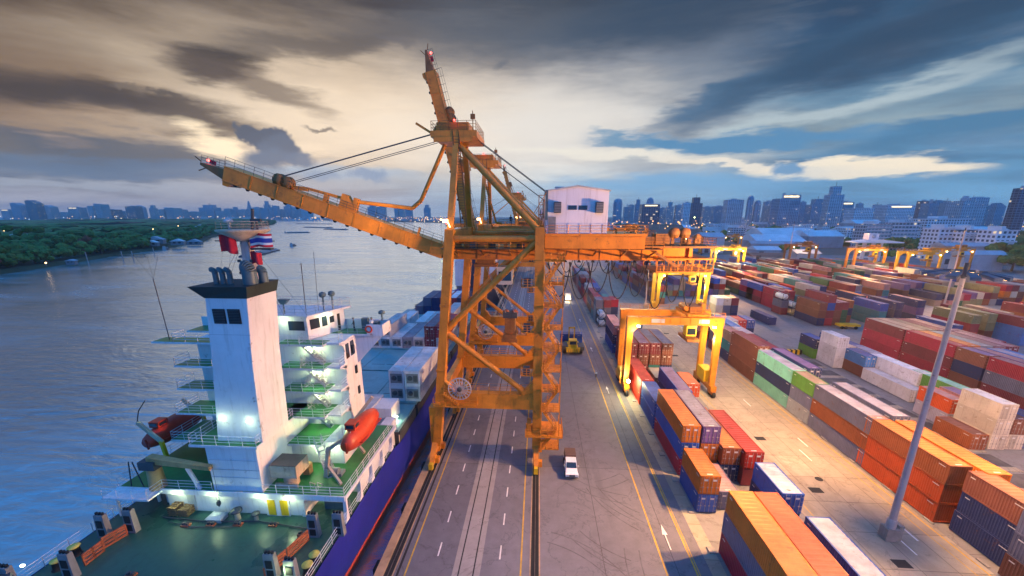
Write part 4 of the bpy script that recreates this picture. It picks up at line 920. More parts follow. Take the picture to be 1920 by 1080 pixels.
m = MB(); m.hexa([(HX-L_-4,60,HZ-.1),(HX-L_,59.6,HZ-1.0),(HX-L_,62.4,HZ-1.0),(HX-L_-4,62,HZ-.1)],[(HX-L_-4,60,HZ+.25),(HX-L_,59.6,HZ+.5),(HX-L_,62.4,HZ+.5),(HX-L_-4,62,HZ+.25)]); m.beam((HX-L_-4,60.2,HZ+.4),(HX-L_-5,60.2,HZ+.8),.12,.12); m.beam((HX-L_-3.2,60.2,HZ-.3),(HX-L_-4.2,60.2,HZ-1.0),.12,.12)
P5('boom_tip', m, golddk, boom, None, bo_)
m = MB(); m.rail([(HX-L_,59.5,HZ+1.0),(HX-26.8,59.5,HZ+1.0)],1.35,1.5,.035); m.rail([(HX-24.4,59.5,HZ+1.0),(HX-.6,59.5,HZ+1.0)],1.1,1.5,.032); m.rail([(HX-L_-3.9,60,HZ+.3),(HX-L_,59.7,HZ+.55)],1.1,1.0,.032)
P5('boom_railing', m, darkgrey, boom, None, bo_)
m = MB()
for X in (26.2, 25.0): m.lathe([(.0,-.5),(.95,-.5),(.95,-.35),(.75,-.3),(.75,.3),(.95,.35),(.95,.5),(.0,.5)], (HX-X,60.2,HZ+1.7), 18, 0, 'y')
m.box(HX-26.6,HX-24.6,59.8,60.6,HZ+1,HZ+1.6); P5('rope_sheave', m, golddk, boom, None, bo_)
m = MB()
for k in range(16): m.hexa([(HX-3.2-k*1.95-.35,59.7,HZ-1.1),(HX-3.2-k*1.95+.35,59.7,HZ-1.1),(HX-3.2-k*1.95+.35,60,HZ-1.1),(HX-3.2-k*1.95-.35,60,HZ-1.1)][::-1],[(HX-3.2-k*1.95-.12,59.7,HZ-1.45),(HX-3.2-k*1.95+.12,59.7,HZ-1.45),(HX-3.2-k*1.95+.12,60,HZ-1.45),(HX-3.2-k*1.95-.12,60,HZ-1.45)][::-1])
P5('rail_clip', m, black, boom, None, bo_)
m = MB(); m.beam((HX-24.4,60.4,HZ+1.3),(HX-22,60.4,HZ+1.8),.5,.6); m.beam((HX-22,60.4,HZ+1.9),(HX-15.6,60.4,HZ+2.4),.35,.4); m.box(HX-19.4,HX-18.8,60.1,60.7,HZ+1,HZ+2.3); m.hexa([(HX-16.8,59.8,HZ+1),(HX-14.0,59.8,HZ+1),(HX-14.0,60.9,HZ+1),(HX-16.8,60.9,HZ+1)],[(HX-16.7,59.9,HZ+3.0),(HX-15.8,59.9,HZ+3.0),(HX-15.8,60.8,HZ+3.0),(HX-16.7,60.8,HZ+3.0)]); m.box(HX-14.9,HX-14.2,59.9,60.8,HZ+1,HZ+3.0)
P5('stay_bracket', m, gold, boom, None, bo_)
m = MB(); m.box(HX-4.4,HX-4.1,59.5,59.8,HZ+1,HZ+2.2); P5('stay_stop', m, gold, boom, None, bo_)
m = MB(); m.box(HX-L_-2.6,HX-L_-1.6,59.98,60.02,HZ+.6,HZ+1.1); P5('tip_banner', m, flagred, boom, None, bo_)
m = MB(); m.lathe([(0,-.2),(.22,-.1),(.22,.1),(0,.2)], (HX-L_-3.6,61,HZ+.8), 8); P5('beacon_lamp', m, lamp_red, boom, None, bo_)
m = MB(); m.box(-12.2,-11.6,51.6,52.1,35.2,35.6); m.beam((-11.6,52,35.2),(-11.5,53,34.4),.1,.1); P5('boom_flood_lamp', m, [lamp_warm])
A1 = R(19.2)
boom.rotation_euler = (0, A1, 0)
def bp(ang, d, h): return Vector((HX-d*math.cos(ang)+h*math.sin(ang), 0, HZ+d*math.sin(ang)+h*math.cos(ang)))
m = MB(); s0 = bp(A1, 14.6, 2.5); el_ = Vector((-18.7,0,37.1)); el2 = Vector((-17.3,0,38.2)); tp = Vector((-13.4,0,45.8))
for y in (60.3,):
    for a, b_ in ((s0,el_),(el_,el2),(el2,tp)): m.tube((a.x,y,a.z),(b_.x,y,b_.z),.3,10)
P5('fore_stay', m, gold, None, 'fore stay pipe folded at its elbow above the half raised boom')
m = MB(); s1 = bp(A1, 25.4, 2.5)
for y, dz in ((59.3,0),(59.9,.05),(62.0,-.5),(62.6,-.6)): m.tube((s1.x,y,s1.z+dz),(-15.0,y,47.0+dz),.05,5)
P5('hoist_rope', m, darkgrey)
def dup_crane(dy, label, ang):
    c_ = copy_tree(crane); c_.location.y += dy; c_['label'] = label; LABELS.setdefault(label, []).append(c_.name)
    for ch in list(c_.children):
        nm = ch.name.split('.')[0]
        if nm == 'boom': ch.rotation_euler = (0, ang, 0); ch['label'] = 'orange boom raised almost upright' if ang > 1 else 'lowered orange boom'
        if nm in ('fore_stay', 'hoist_rope'): D.objects.remove(ch)
    ORG[c_] = (crane.location.x, crane.location.y, 0)
    m = MB(); s = bp(ang, 14.6, 2.5)
    if ang > 1:
        e1 = Vector((-13.6,0,36.2)); pts = [s, Vector((-16.0,0,36.0)), e1, tp] if False else [Vector((-12.3,0,45.6)), Vector((-9.3,0,34.6)), Vector((-8.0,0,34.4))]
    else: pts = [s, tp]
    for a, b_ in zip(pts, pts[1:]): m.tube((a.x,60.3,a.z),(b_.x,60.3,b_.z),.22,8)
    ch = part('fore_stay', m, gold, c_); 
    m = MB(); s = bp(ang, 25.4, 2.5)
    for y in (59.3, 62.6): m.tube((s.x,y,s.z),(-14.6,y,47.2),.05,4)
    part('hoist_rope', m, darkgrey, c_)
    return c_
dup_crane(29.4, 'orange quay crane with its boom raised almost upright, second from the camera', R(76.5))
dup_crane(168, 'small distant orange quay crane with lowered boom seen past the nearer cranes', R(0))
dup_crane(215, 'farthest orange quay crane, its raised boom tiny above the quay', R(76))
# bright spreader / headblock hung in the portal of the near crane
hb = thing('container_spreader', 'dark orange spreader hanging on ropes inside the portal of the near crane', 'spreader', (-4.2, 61, 17.6))
m = MB(); m.box(-5.2,-3.2,58.4,63.6,17.6,18.3,0); m.box(-5.0,-3.4,59.8,62.2,18.3,20.6,0); m.box(-5.3,-3.1,60,62,20.6,21.4,1)
for y in (58.5, 63.3): m.box(-5.4,-3.0,y-.2,y+.2,17.2,17.7,0)
part('spreader_frame', m, [golddk, darkgrey], hb)
m = MB()
for X in (-4.9,-3.5): m.lathe([(0,-.12),(.5,-.12),(.5,.12),(0,.12)],(X,61,21.3),14,0,'y')
part('pulley', m, rustrail, hb)
m = MB()
for X in (-4.9,-3.5):
    for y in (60.4, 61.6): m.tube((X,y,21.4),(X+(-3.2 if X < -4 else -3.4),y,29),.03,4)
part('rope', m, lightgrey, hb)
# ------------------------------------------------------------------ rubber tyred yard cranes
def yard_crane(label, loc, mat, rz=0, light=True):
    g = thing('yard_crane', label, 'crane', loc, 'rubber tyred gantry cranes of the yard')
    ox, oy, oz = loc; W, DY, H = 17.4, 6.6, 16.6
    def P6(n, m, mats=mat, par=None): 
        m.v = [(x+ox, y+oy, z+oz) for x, y, z in m.v]; return part(n, m, mats, par or g)
    for X in (0, W):
        for y in (0, DY):
            m = MB(); m.hexa([(X-.5,y-.45,1.9),(X+.5,y-.45,1.9),(X+.5,y+.45,1.9),(X-.5,y+.45,1.9)],[(X-.62,y-.5,H-1.5),(X+.62,y-.5,H-1.5),(X+.62,y+.5,H-1.5),(X-.62,y+.5,H-1.5)]); P6('leg', m)
        m = MB(); m.box(X-.55,X+.55,-1.4,DY+1.4,1.4,2.4); P6('sill_beam', m)
        for y in (-.6, DY+.6):
            m = MB(); m.box(X-.35,X+.35,y-1.1,y+1.1,.7,1.4); bg_ = P6('bogie', m)
            for e in (-.8, .8):
                m = MB(); m.lathe([(.2,-.3),(.62,-.3),(.7,-.15),(.7,.15),(.62,.3),(.2,.3)],(X,y+e,.7),16,0,'x'); P6('tyre', m, black, bg_)
    for y in (0, DY):
        m = MB(); m.box(-.7,W+.7,y-.6,y+.6,H-1.5,H); 
        for k in range(1, 9): m.box(k*W/9-.04,k*W/9+.04,y-.66,y-.6,H-1.4,H-.1)
        P6('main_beam', m)
        m = MB(); m.rail([(-.7,y-.55 if y == 0 else y+.55,H),(W+.7,y-.55 if y == 0 else y+.55,H)],1.0,2.2,.04); P6('railing', m)
        m = MB(); m.extr([(.5,y-.3,H-1.5),(2.2,y-.3,H-1.5),(.5,y-.3,H-3.4)],(0,.6,0)); P6('gusset', m); m = MB(); m.extr([(W-.5,y-.3,H-1.5),(W-2.2,y-.3,H-1.5),(W-.5,y-.3,H-3.4)],(0,.6,0)); P6('gusset', m)
    m = MB(); m.box(4.0,6.6,-.63,-.6,H-1.1,H-.3); m.box(W-4.2,W-2.2,-.63,-.6,H-1.1,H-.3); P6('sign_panel', m, lightgrey)
    m = MB(); m.box(W-6.4,W-2.2,-.4,DY+.4,H+.1,H+.7,0); m.box(W-5.6,W-3.2,1,5,H+.7,H+1.9,1); m.tube((W-6,1.5,H+1.5),(W-6,5,H+1.5),.6,12,0); m.box(W-3,W-2.2,2,4,H+.7,H+2.2,0); m.rail([(W-6.4,-.4,H+.7),(W-2.2,-.4,H+.7)],1.0,1.2,.04); tr_ = P6('trolley', m, [mat, golddk])
    m = MB(); m.box(W-5.8,W-3.8,1.0,2.8,H-4.2,H-2.0); P6('operator_cab', m, ylw2, tr_)
    m = MB(); m.box(W-5.6,W-4.0,.96,1.0,H-3.9,H-2.6); P6('cab_window', m, glassd, tr_)
    m = MB(); m.box(W-5.6,W-3.2,.6,6,H-5.4,H-4.8); m.box(W-5.4,W-3.4,2.4,4.2,H-4.8,H-4.3)
    for a in (W-5.3, W-3.5): m.tube((a,3.3,H-4.4),(a,3.3,H+.2),.05,4)
    P6('spreader', m, golddk, tr_)
    m = MB(); m.box(-.9,.9,1.6,DY-1.6,2.4,4.2); m.box(W-1.0,W+1.0,1.4,DY-1.4,2.4,4.9); P6('engine_house', m, ylw2)
    m = MB()
    for y in (.0,): 
        for zz in range(3, 15): m.beam((-1.1,y-.25,zz),(-1.1,y+.25,zz),.06,.06)
        for e in (-.25,.25): m.beam((-1.1,y+e,2),(-1.1,y+e,H),.07,.07)
    P6('ladder', m)
    if light:
        for X in (1.5, W-1.2):
            m = MB(); m.box(X-.3,X+.3,-.95,-.65,H-1.9,H-1.65); P6('flood_lamp', m, lamp_yel)
    return g
RT = [('yellow yard crane astride the containers, nearest in the yard, spreader raised', (18.7,78.7,0), gold, 1),
      ('bright yellow yard crane just behind the nearest one, half hidden by the quay crane tail', (45.0,150,0), ylw, 1),
      ('glowing yellow yard crane with two pairs of legs, in the middle of the far yard', (112,262,0), ylw, 1),
      ('orange yard crane right behind the glowing yellow one', (188,425,0), gold, 0),
      ('reddish orange yard crane left of the white tower with a flat roof', (178,297,0), golddk, 0),
      ('yellow yard crane right behind the white yard tower', (196,262,0), gold, 0),
      ('yellow yard crane with a square cabin on its leg, under the dark trees', (208,240,0), ylw, 0),
      ('rightmost orange yard crane, behind the lamp cluster of the tall mast', (250,266,0), gold, 0),
      ('small dull red yard crane left of the glowing yellow one', (140,400,0), golddk, 0)]
g0 = yard_crane(RT[0][0], RT[0][1], RT[0][2])
for lb, loc, mt, lt in RT[1:]:
    c_ = copy_tree(g0); c_.location = loc; c_['label'] = lb; LABELS.setdefault(lb, []).append(c_.name)
    if mt is not gold:
        for ch in c_.children_recursive:
            if ch.data.materials[0] == gold: ch.material_slots[0].link = 'OBJECT'; ch.material_slots[0].material = mt
# white yard tower beside the far cranes
tw = thing('yard_tower', 'white open framed yard tower with stairs and a wide flat roof', 'tower', (232,300,0))
m = MB()
for X in (226,232,238):
    for y in (297,303): m.box(X-.5,X+.5,y-.5,y+.5,0,18)
for z in (4,8,12,16): m.box(225.5,238.5,296.5,303.5,z-.4,z)
part('frame', m, shipw, tw); m = MB(); m.box(220,250,294,306,18,18.6); m.extr([(220,294,18.6),(250,294,18.6),(235,294,20.4)],(0,12,0)); part('roof', m, roofpale, tw)
m = MB(); m.box(228.5,235,297,302,20,24.4); part('tank_room', m, shipw, tw); m = MB(); m.lathe([(0,-.1),(1.4,-.1),(1.4,0),(0,0)],(231.7,296.9,22.4),16,0,'y'); part('clock_face', m, lightgrey, tw)

# ------------------------------------------------------------------ tall lighting masts
def mast_(label, loc, H, power, r=.34):
    t = thing('light_mast', label, 'lamp mast', loc, 'high lighting masts'); x, y, z = loc
    m = MB(); m.tube((x,y,1.3),(x,y,H-.6),r,14,0,r*.55); m.lathe([(r*1.3,1.2),(r*1.3,2.6),(r,2.7)],(x,y,0),14); part('pole', m, polemat, t)
    m = MB(); m.box(x-.65,x+.65,y-.55,y+.55,0,1.6); m.box(x+.75,x+1.25,y-.3,y+.5,0,1.9); part('plinth', m, concpost, t)
    hd = MB()
    for k in range(16):
        a = math.tau*(k+.5)/16; b_ = math.tau*(k+1.5)/16
        hd.tube((x+1.7*math.cos(a),y+1.7*math.sin(a),H-.2),(x+1.7*math.cos(b_),y+1.7*math.sin(b_),H-.2),.07,5)
    for k in range(4): a = math.tau*k/4; hd.tube((x,y,H),(x+1.7*math.cos(a),y+1.7*math.sin(a),H-.2),.06,5)
    hd.tube((x,y,H-.6),(x,y,H+.9),.16,8); ring = part('lamp_ring', hd, darkgrey, t)
    for k in range(12):
        a = math.tau*k/12; d = Vector((math.cos(a),math.sin(a),0)); s = Vector((-d.y,d.x,0))*.3; c0 = Vector((x,y,H-.1))+d*1.6; c1 = Vector((x,y,H-.45))+d*3.0
        hd = MB(); hd.hexa([c0-s,c1-s*1.2,c1+s*1.2,c0+s],[c0-s+Vector((0,0,.22)),c1-s*1.2+Vector((0,0,.3)),c1+s*1.2+Vector((0,0,.3)),c0+s+Vector((0,0,.22))]); fl_ = part('floodlight', hd, paint('lamp_housing_blue',(.06,.11,.16,1),.5,.2,1.), ring)
        hd = MB(); hd.hexa([c0-s*.6-Vector((0,0,.03)),c0.lerp(c1,.85)-s*.8-Vector((0,0,.03)),c0.lerp(c1,.85)+s*.8-Vector((0,0,.03)),c0+s*.6-Vector((0,0,.03))],[c0-s*.6-Vector((0,0,.005)),c0.lerp(c1,.85)-s*.8-Vector((0,0,.005)),c0.lerp(c1,.85)+s*.8-Vector((0,0,.005)),c0+s*.6-Vector((0,0,.005))]); part('lens', hd, lamp_warm, fl_)
    if power:
        if H == 30.8:
            for k in range(4):
                a = math.tau*(k+.5)/4; d = Vector((math.cos(a),math.sin(a),-.5)); o = lamp((x+3*math.cos(a),y+3*math.sin(a),H-.9), power*.9, (1,.52,.21), .45, 'mast_height_light', 134); o.rotation_euler = d.to_track_quat('-Z','Y').to_euler()
        else:
            for e in (-1, 1): o = lamp((x+e*2.2,y-2.2,H-.9), power*.6, (1,.52,.21), .5, 'mast_height_light', 150); o.rotation_euler = Vector((e*.8,-.6,-.75)).to_track_quat('-Z','Y').to_euler()
    return t
MP = 110000
mast_('tall grey violet lighting mast beside the orange containers in front', (40.8,40.8,0), 30.8, MP, .36)
mast_('second lighting mast behind the front one, its warm lamps level with the skyline', (156,160,0), 31, MP*.9)
mast_('thin lighting mast left of the low pale sheds with orange lamps', (197,330,0), 31, MP)
mast_('slim pole mast in the lane behind the nearest yard crane', (43.5,160,0), 27, MP*.25)
mast_('far lighting mast among the lights behind the white machine house', (150,520,0), 34, 0)
mast_('far lighting mast right of the machine house by the pale sheds', (214,560,0), 34, 0)
for loc, p in (((24,112,26),12000),((96,112,28),MP*.06),((104,215,28),MP*.8),((-24,205,26),9000),((16,330,30),MP*.8),((180,230,26),MP*.5),((88,36,27),MP*.3),((62,2,29),MP*.3)):
    lamp(loc, p, (1,.5,.2), .6, 'mast_height_light')  # warm point lights at mast height, no masts modelled under them
# flood lamp of the quay crane, aimed along its boom
for tgt, pw in (((-26,60,34),5500),((-46,61,41),12000)):
    o = lamp((-12.6,51.6,35.4), pw, (1,.6,.26), .3, 'boom_light', 60); o.rotation_euler = (Vector(tgt)-Vector((-12.6,51.6,35.4))).to_track_quat('-Z','Y').to_euler()
# yard crane work lights
for loc, p in (((19.8,76.6,13.4),900),((34.0,76.4,13.4),1900),((33.6,82,11),1800),((18.3,75.2,3.6),2400),((47,147.6,13),3000),((61,147,13),4500),((60,152,10),3500),((114,258,13),5000),((127,258,13),7000),((198,236,13),5000),((206,256,13),5000)):
    lamp(loc, p, (1,.85,.42), .3, 'work_light')
m = MB(); m.lathe([(0,-.16),(.3,-.12),(.34,.05),(0,.08)],(18.7,76.4,3.6),12,0,'y'); solo('work_lamp', m, emit('work_lamp_white_lit',(.9,1,.9),60), 'bright white work lamp low on the leg of the nearest yard crane', 'lamp')

# ------------------------------------------------------------------ vehicles and people
tk = thing('pickup_truck', 'white pickup truck with a dark brown canopy driving towards the camera', 'truck', (5.3,51.6,0), rz=0)
x, y = 5.3, 49.0
def prof_x(pts, x0, x1, mb, mi=0, taper=0.):
    n = len(pts); A = [(x0+(taper if z > 1.0 else 0), yy, z) for yy, z in pts]; B = [(x1-(taper if z > 1.0 else 0), yy, z) for yy, z in pts]
    mb.add(A+B, [tuple(range(n)), tuple(range(n,2*n))[::-1]]+[(k,n+k,n+(k+1)%n,(k+1)%n) for k in range(n)], mi)
m = MB(); prof_x([(y,.45),(y-.05,.8),(y+.1,.95),(y+1.15,1.08),(y+1.9,1.62),(y+3.1,1.68),(y+3.25,1.05),(y+5.2,1.05),(y+5.2,.45)], x-.9, x+.9, m, 0, .14); bd = part('body', m, paint('truck_white',(.8,.8,.82,1),.3,.04,.5), tk)
m = MB(); prof_x([(y+3.2,.95),(y+3.22,1.95),(y+5.15,1.9),(y+5.22,.95)], x-.88, x+.88, m, 0, .08); part('canopy', m, paint('canopy_brown',(.13,.075,.06,1),.6,.15,.6), tk)
m = MB(); m.hexa([(x-.74,y+1.2,1.12),(x+.74,y+1.2,1.12),(x+.74,y+1.25,1.14),(x-.74,y+1.25,1.14)],[(x-.66,y+1.8,1.6),(x+.66,y+1.8,1.6),(x+.66,y+1.86,1.62),(x-.66,y+1.86,1.62)]); part('windscreen', m, glassd, tk)
for sx_ in (-1, 1):
    m = MB(); m.box(x+sx_*.785-.02,x+sx_*.785+.02,y+1.9,y+3.0,1.15,1.55); part('side_window', m, glassd, tk)
    m = MB(); m.box(x+sx_*.62-.16,x+sx_*.62+.16,y-.07,y+.02,.72,.88); part('headlight', m, lightgrey, tk)
    m = MB(); m.box(x+sx_*1.0-.1,x+sx_*1.0+.1,y+1.5,y+1.65,1.1,1.28); part('wing_mirror', m, lightgrey, tk)
    for yy in (y+.85, y+4.2):
        m = MB(); m.lathe([(.0,-.13),(.36,-.13),(.4,-.06),(.4,.06),(.36,.13),(.0,.13)],(x+sx_*.86,yy,.4),18,0,'x'); part('wheel', m, black, tk)
m = MB(); m.box(x-.42,x+.42,y-.08,y,.62,.86); m.box(x-.8,x+.8,y-.1,y,.42,.55); part('grille', m, darkgrey, tk)
hd_ = thing('container_handler', 'yellow container handler with yellow counterweights carrying a blue load on the road', 'loader', (9.8,104,0))
x, y = 9.8, 102.0
m = MB(); m.box(x-1.9,x+1.9,y+.4,y+6,1.0,1.9); m.box(x-1.1,x+1.1,y+1.0,y+3.2,1.9,3.6); part('body', m, ylw2, hd_)
m = MB()
for k in range(6): m.box(x-1.75+k*.6,x-1.3+k*.6,y-.2,y+.4,.7,1.7)
part('counterweight', m, ylw2, hd_)
m = MB(); m.box(x-.9,x+.9,y+.95,y+1.0,2.5,3.4); part('rear_window', m, glassd, hd_)
m = MB(); m.box(x+1.4,x+3.0,y+.6,y+4.5,1.0,2.0); m.box(x-3.0,x-1.4,y+.6,y+4.5,1.2,2.2); part('side_deck', m, darkgrey, hd_)
for X in (x-2.2, x+2.2):
    for yy in (y+1.2, y+5):
        m = MB(); m.lathe([(0,-.35),(.75,-.35),(.8,-.2),(.8,.2),(.75,.35),(0,.35)],(X,yy,.8),16,0,'x'); part('tyre', m, black, hd_)
m = MB(); m.box(x-.9,x-.6,y+6,y+6.4,.5,6.0); m.box(x+.6,x+.9,y+6,y+6.4,.5,6.0); m.box(x-.9,x+.9,y+6,y+6.3,5.6,6); part('lifting_mast', m, ylw2, hd_)
HANDLER = (x, y)
vt = thing('yard_truck', 'distant yard truck with bright headlights coming down the road', 'truck', (13.2,174,0))
x, y = 13.4, 172
m = MB(); m.hexa([(x-1.2,y,.7),(x+1.2,y,.7),(x+1.2,y+2.4,.7),(x-1.2,y+2.4,.7)],[(x-1.1,y+.3,3.2),(x+1.1,y+.3,3.2),(x+1.1,y+2.4,3.2),(x-1.1,y+2.4,3.2)]); part('cab', m, lightgrey, vt)
m = MB(); m.box(x-1.2,x+1.2,y+2.8,y+14,1.1,1.4); part('trailer', m, darkgrey, vt)
for sx_ in (-.8, .8):
    m = MB(); m.lathe([(0,-.1),(.28,-.1),(.3,.05),(0,.1)],(x+sx_,y,1.0),10,0,'y'); part('headlight', m, lamp_warm, vt)
    for yy in (y+1, y+11, y+12.4):
        m = MB(); m.lathe([(0,-.2),(.55,-.2),(.55,.2),(0,.2)],(x+sx_*1.3,yy,.55),12,0,'x'); part('wheel', m, black, vt)
lamp((13.4,170.5,1.2), 900, (1,.75,.4), .2, 'headlight_beam')

def person(label, loc, top, legs, face=0., h=1.72, hat=None, arm=.12):
    """one skinned body; clothing is kept as material bands of the same surface"""
    s = h/1.75; me = D.meshes.new('body')
    J = [(0,0,.95),(0,0,1.15),(0,.01,1.4),(0,0,1.52),(0,.02,1.66),
         (.1,0,.92),(.11,.03,.5),(.12,0,.08),(.12,.14,.03),(-.1,0,.92),(-.12,-.05,.5),(-.13,-.1,.08),(-.13,.04,.03),
         (.2,0,1.4),(.26,arm*.3,1.13),(.26,arm+.1,.9),(.26,arm+.14,.82),(-.2,0,1.4),(-.27,0,1.13),(-.27,.05,.88),(-.27,.07,.8),(0,.03,1.74)]
    E = [(0,1),(1,2),(2,3),(3,4),(0,5),(5,6),(6,7),(7,8),(0,9),(9,10),(10,11),(11,12),(2,13),(13,14),(14,15),(15,16),(2,17),(17,18),(18,19),(19,20),(4,21)]
    Rr = [.15,.14,.15,.06,.1,.09,.07,.05,.045,.09,.07,.05,.045,.07,.05,.04,.045,.07,.05,.04,.045,.08]
    me.from_pydata([(a*s,b_*s,c_*s) for a,b_,c_ in J], E, []); me.update()
    o = D.objects.new('tmp', me); COL.objects.link(o)
    sk = o.modifiers.new('skin', 'SKIN'); 
    if not me.skin_vertices: 
        me.attributes
    lay = me.skin_vertices[0].data if me.skin_vertices else None
    if lay:
        for i, r_ in enumerate(Rr): lay[i].radius = (r_*s, r_*s*.85)
        lay[0].use_root = True
    ss = o.modifiers.new('sub', 'SUBSURF'); ss.levels = 1; ss.render_levels = 1
    dg = bpy.context.evaluated_depsgraph_get(); ev = o.evaluated_get(dg); nm = D.meshes.new_from_object(ev); nm.name = 'body'
    D.objects.remove(o)
    for mt in (legs, top, skin): nm.materials.append(mt)
    for p in nm.polygons:
        z = p.center.z/s; xx = abs(p.center.x)/s
        p.material_index = 2 if (z > 1.5 or (xx > .2 and z < .9)) else (1 if z > .93 else 0); p.use_smooth = True
    b_ = D.objects.new('person', nm); COL.objects.link(b_); b_.location = loc; b_.rotation_euler = (0,0,face); ORG[b_] = tuple(loc)
    tag(b_, label, 'person')
    hm_ = MB(); hm_.lathe([(.115*s,1.68*s),(.12*s,1.74*s),(.09*s,1.82*s),(0,1.85*s)], (0,.03*s,0), 12)
    hc = link(D.objects.new('helmet' if hat else 'hair', hm_.mesh('headgear', [hat or black]))); hc.parent = b_
    return b_
cloth_w = paint('cloth_white', (.7,.7,.72,1), .8, .1, 1., streak=False); cloth_d = paint('cloth_dark', (.03,.035,.05,1), .85, .1, 1., streak=False); cloth_b = paint('cloth_blue', (.05,.1,.25,1), .85, .1, 1., streak=False)
person('person in white top and dark trousers standing on the road edge line', (13.75,86.5,0), cloth_w, cloth_d, R(180), hat=lightgrey)
person('person in a white shirt at the bridge wing console of the white ship', (-20.4,46.4,22.12), cloth_w, cloth_b, R(30))
person('person in dark clothes leaning by the rail of the bridge wing', (-22.6,46.2,22.12), cloth_d, cloth_d, R(120))
person('person in dark overalls standing on the upper deck of the quay crane', (-4.6,68,34.4), cloth_d, cloth_d, R(180), hat=ylw2)
m = MB(); m.box(-6.5,-2.5,67.2,68.9,34.2,34.4); m.rail([(-6.5,67.2,34.4),(-2.5,67.2,34.4)],1.05,1.2,.035); part('service_platform', m, gold, crane)
# ------------------------------------------------------------------ shipping containers
CC = {'orange':(.62,.17,.02),'vermilion':(.6,.09,.02),'rust':(.3,.085,.03),'brown':(.2,.07,.045),'maroon':(.2,.03,.045),'crimson':(.38,.02,.05),'red':(.5,.035,.02),
      'navy':(.018,.035,.12),'blue':(.025,.09,.36),'bright blue':(.05,.22,.55),'slate':(.12,.13,.2),'pale grey':(.38,.36,.44),'white':(.72,.7,.72),'cream':(.62,.54,.44),
      'seafoam':(.22,.56,.42),'green':(.11,.3,.05),'dark green':(.03,.13,.07),'teal':(.03,.22,.24),'olive':(.24,.24,.12),'grey':(.28,.29,.3),'yellow':(.62,.4,.05),'purple':(.17,.1,.25),'tan':(.4,.28,.19),'dusky pink':(.42,.2,.2)}
def cmat(c): return paint('container_'+c.replace(' ','_'), (*CC[c],1), .5, .17, .3, rust=.3, rnd_=True)
def rmat(c): return paint('container_roof_'+c.replace(' ','_'), tuple(x*.86+.03 for x in CC[c])+(1,), .6, .26, .5, rust=.35, rnd_=True, streak=False)
CW = 2.44
CM = {}
def cmesh(L, h, roof=True):
    k = (L, h)
    if k in CM: return CM[k]
    m = MB(); w = CW/2; pr = .16                    # corner posts and rails
    for X in (-w, w-pr):
        for y in (0, L-pr): m.box(X, X+pr, y, y+pr, 0, h, 0)
        m.box(X, X+pr, pr, L-pr, 0, .16, 0); m.box(X, X+pr, pr, L-pr, h-.12, h, 1 if False else 0)
    for y in (0, L-pr): m.box(-w+pr, w-pr, y, y+pr, 0, .16, 0); m.box(-w+pr, w-pr, y, y+pr, h-.12, h, 0)
    def corr(p0, d, nrm, n, z0, z1, dep=.03, mi=0, vert=None):
        step = (Vector(d))/n; up = Vector(vert) if vert else Vector((0,0,z1-z0)); p = Vector(p0); nv = Vector(nrm)*dep; V = []
        for i in range(n):
            for t, o in ((.0,0),(.28,0),(.42,1),(.86,1)): V.append(p+step*(i+t)+nv*(-o))
        V.append(p+step*n); c_ = len(V)
        m.add(V+[v+up for v in V], [(i,i+1,c_+i+1,c_+i) for i in range(c_-1)], mi)
    n = int(L/.285)
    corr((-w+.02,L-pr,.16), (0,-(L-2*pr),0), (-1,0,0), n, .16, h-.12); corr((w-.02,pr,.16), (0,L-2*pr,0), (1,0,0), n, .16, h-.12)
    corr((w-pr,L-.03,.16), (-(CW-2*pr),0,0), (0,1,0), 8, .16, h-.12); corr((-w+pr,.06,.16), (CW-2*pr,0,0), (0,-1,0), 8, .16, h-.12)
    nr = int(L/.56); corr((-w+pr,pr,h-.01), (0,L-2*pr,0), (0,0,1), nr, 0, 0, .03, 1, (CW-2*pr,0,0))
    for X in (-w, w-pr-.04):                       # corner castings, id patches
        for y in (-.01, L-.19): m.box(X+.0, X+pr+.04, y, y+.2, h-.02, h+.012, 0)
    m.box(-.35,.35,.28,.46,h+.0,h+.006,2); m.box(-w-.006,-w,L-.95,L-.45,h-.55,h-.42,2); m.box(-w-.006,-w,.5,1.3,h-.5,h-.4,2); m.box(w,w+.006,.4,1.1,h-.5,h-.4,2)
    CM[k] = m.mesh('container', [cmat('grey')]*3); return CM[k]
DMESH = {}
def dmesh(h):
    if h in DMESH: return DMESH[h]
    m = MB(); w = 1.05
    m.box(.01, w, -.045, -.005, .18, h-.14, 0)
    for X in (.25, .8): m.tube((X,-.08,.1), (X,-.08,h-.08), .025, 5, 1); m.box(X-.09,X+.09,-.1,-.05,.95,1.1,1)
    for z in (.4, 1.0, 1.6, 2.2): m.box(w-.03,w+.04,-.07,-.03,z-.06,z+.06,1); m.box(.03,w-.02,-.055,-.046,z-.02,z+.02,0)
    m.box(.3,.75,-.052,-.046,h-.7,h-.45,2)
    r_ = m.mesh('door', [cmat('grey')]*3); m2 = MB(); m2.add([(-x,y,z) for x,y,z in m.v], [f[::-1] for f in m.f]); m2.m = m.m; m2.sm = m.sm
    DMESH[h] = (r_, m2.mesh('door', [cmat('grey')]*3)); return DMESH[h]
idpaint = paint('container_marking', (.62,.6,.58,1), .6, .1, 1., streak=False); lockrod = paint('lock_rod', (.34,.3,.28,1), .4, .2, 1.); reefer_dark = paint('reefer_unit', (.07,.08,.09,1), .5, .3, .8)
ORDW = ['nearest','second-nearest','third-nearest','fourth-nearest','fifth-nearest','sixth-nearest','seventh-nearest','eighth-nearest','ninth-nearest','tenth-nearest','eleventh-nearest','twelfth-nearest','thirteenth-nearest','fourteenth-nearest','fifteenth-nearest','sixteenth-nearest']
SPEC = []
ALLC = []                                         # (row, yn, tier, ntiers, colour, length, object)
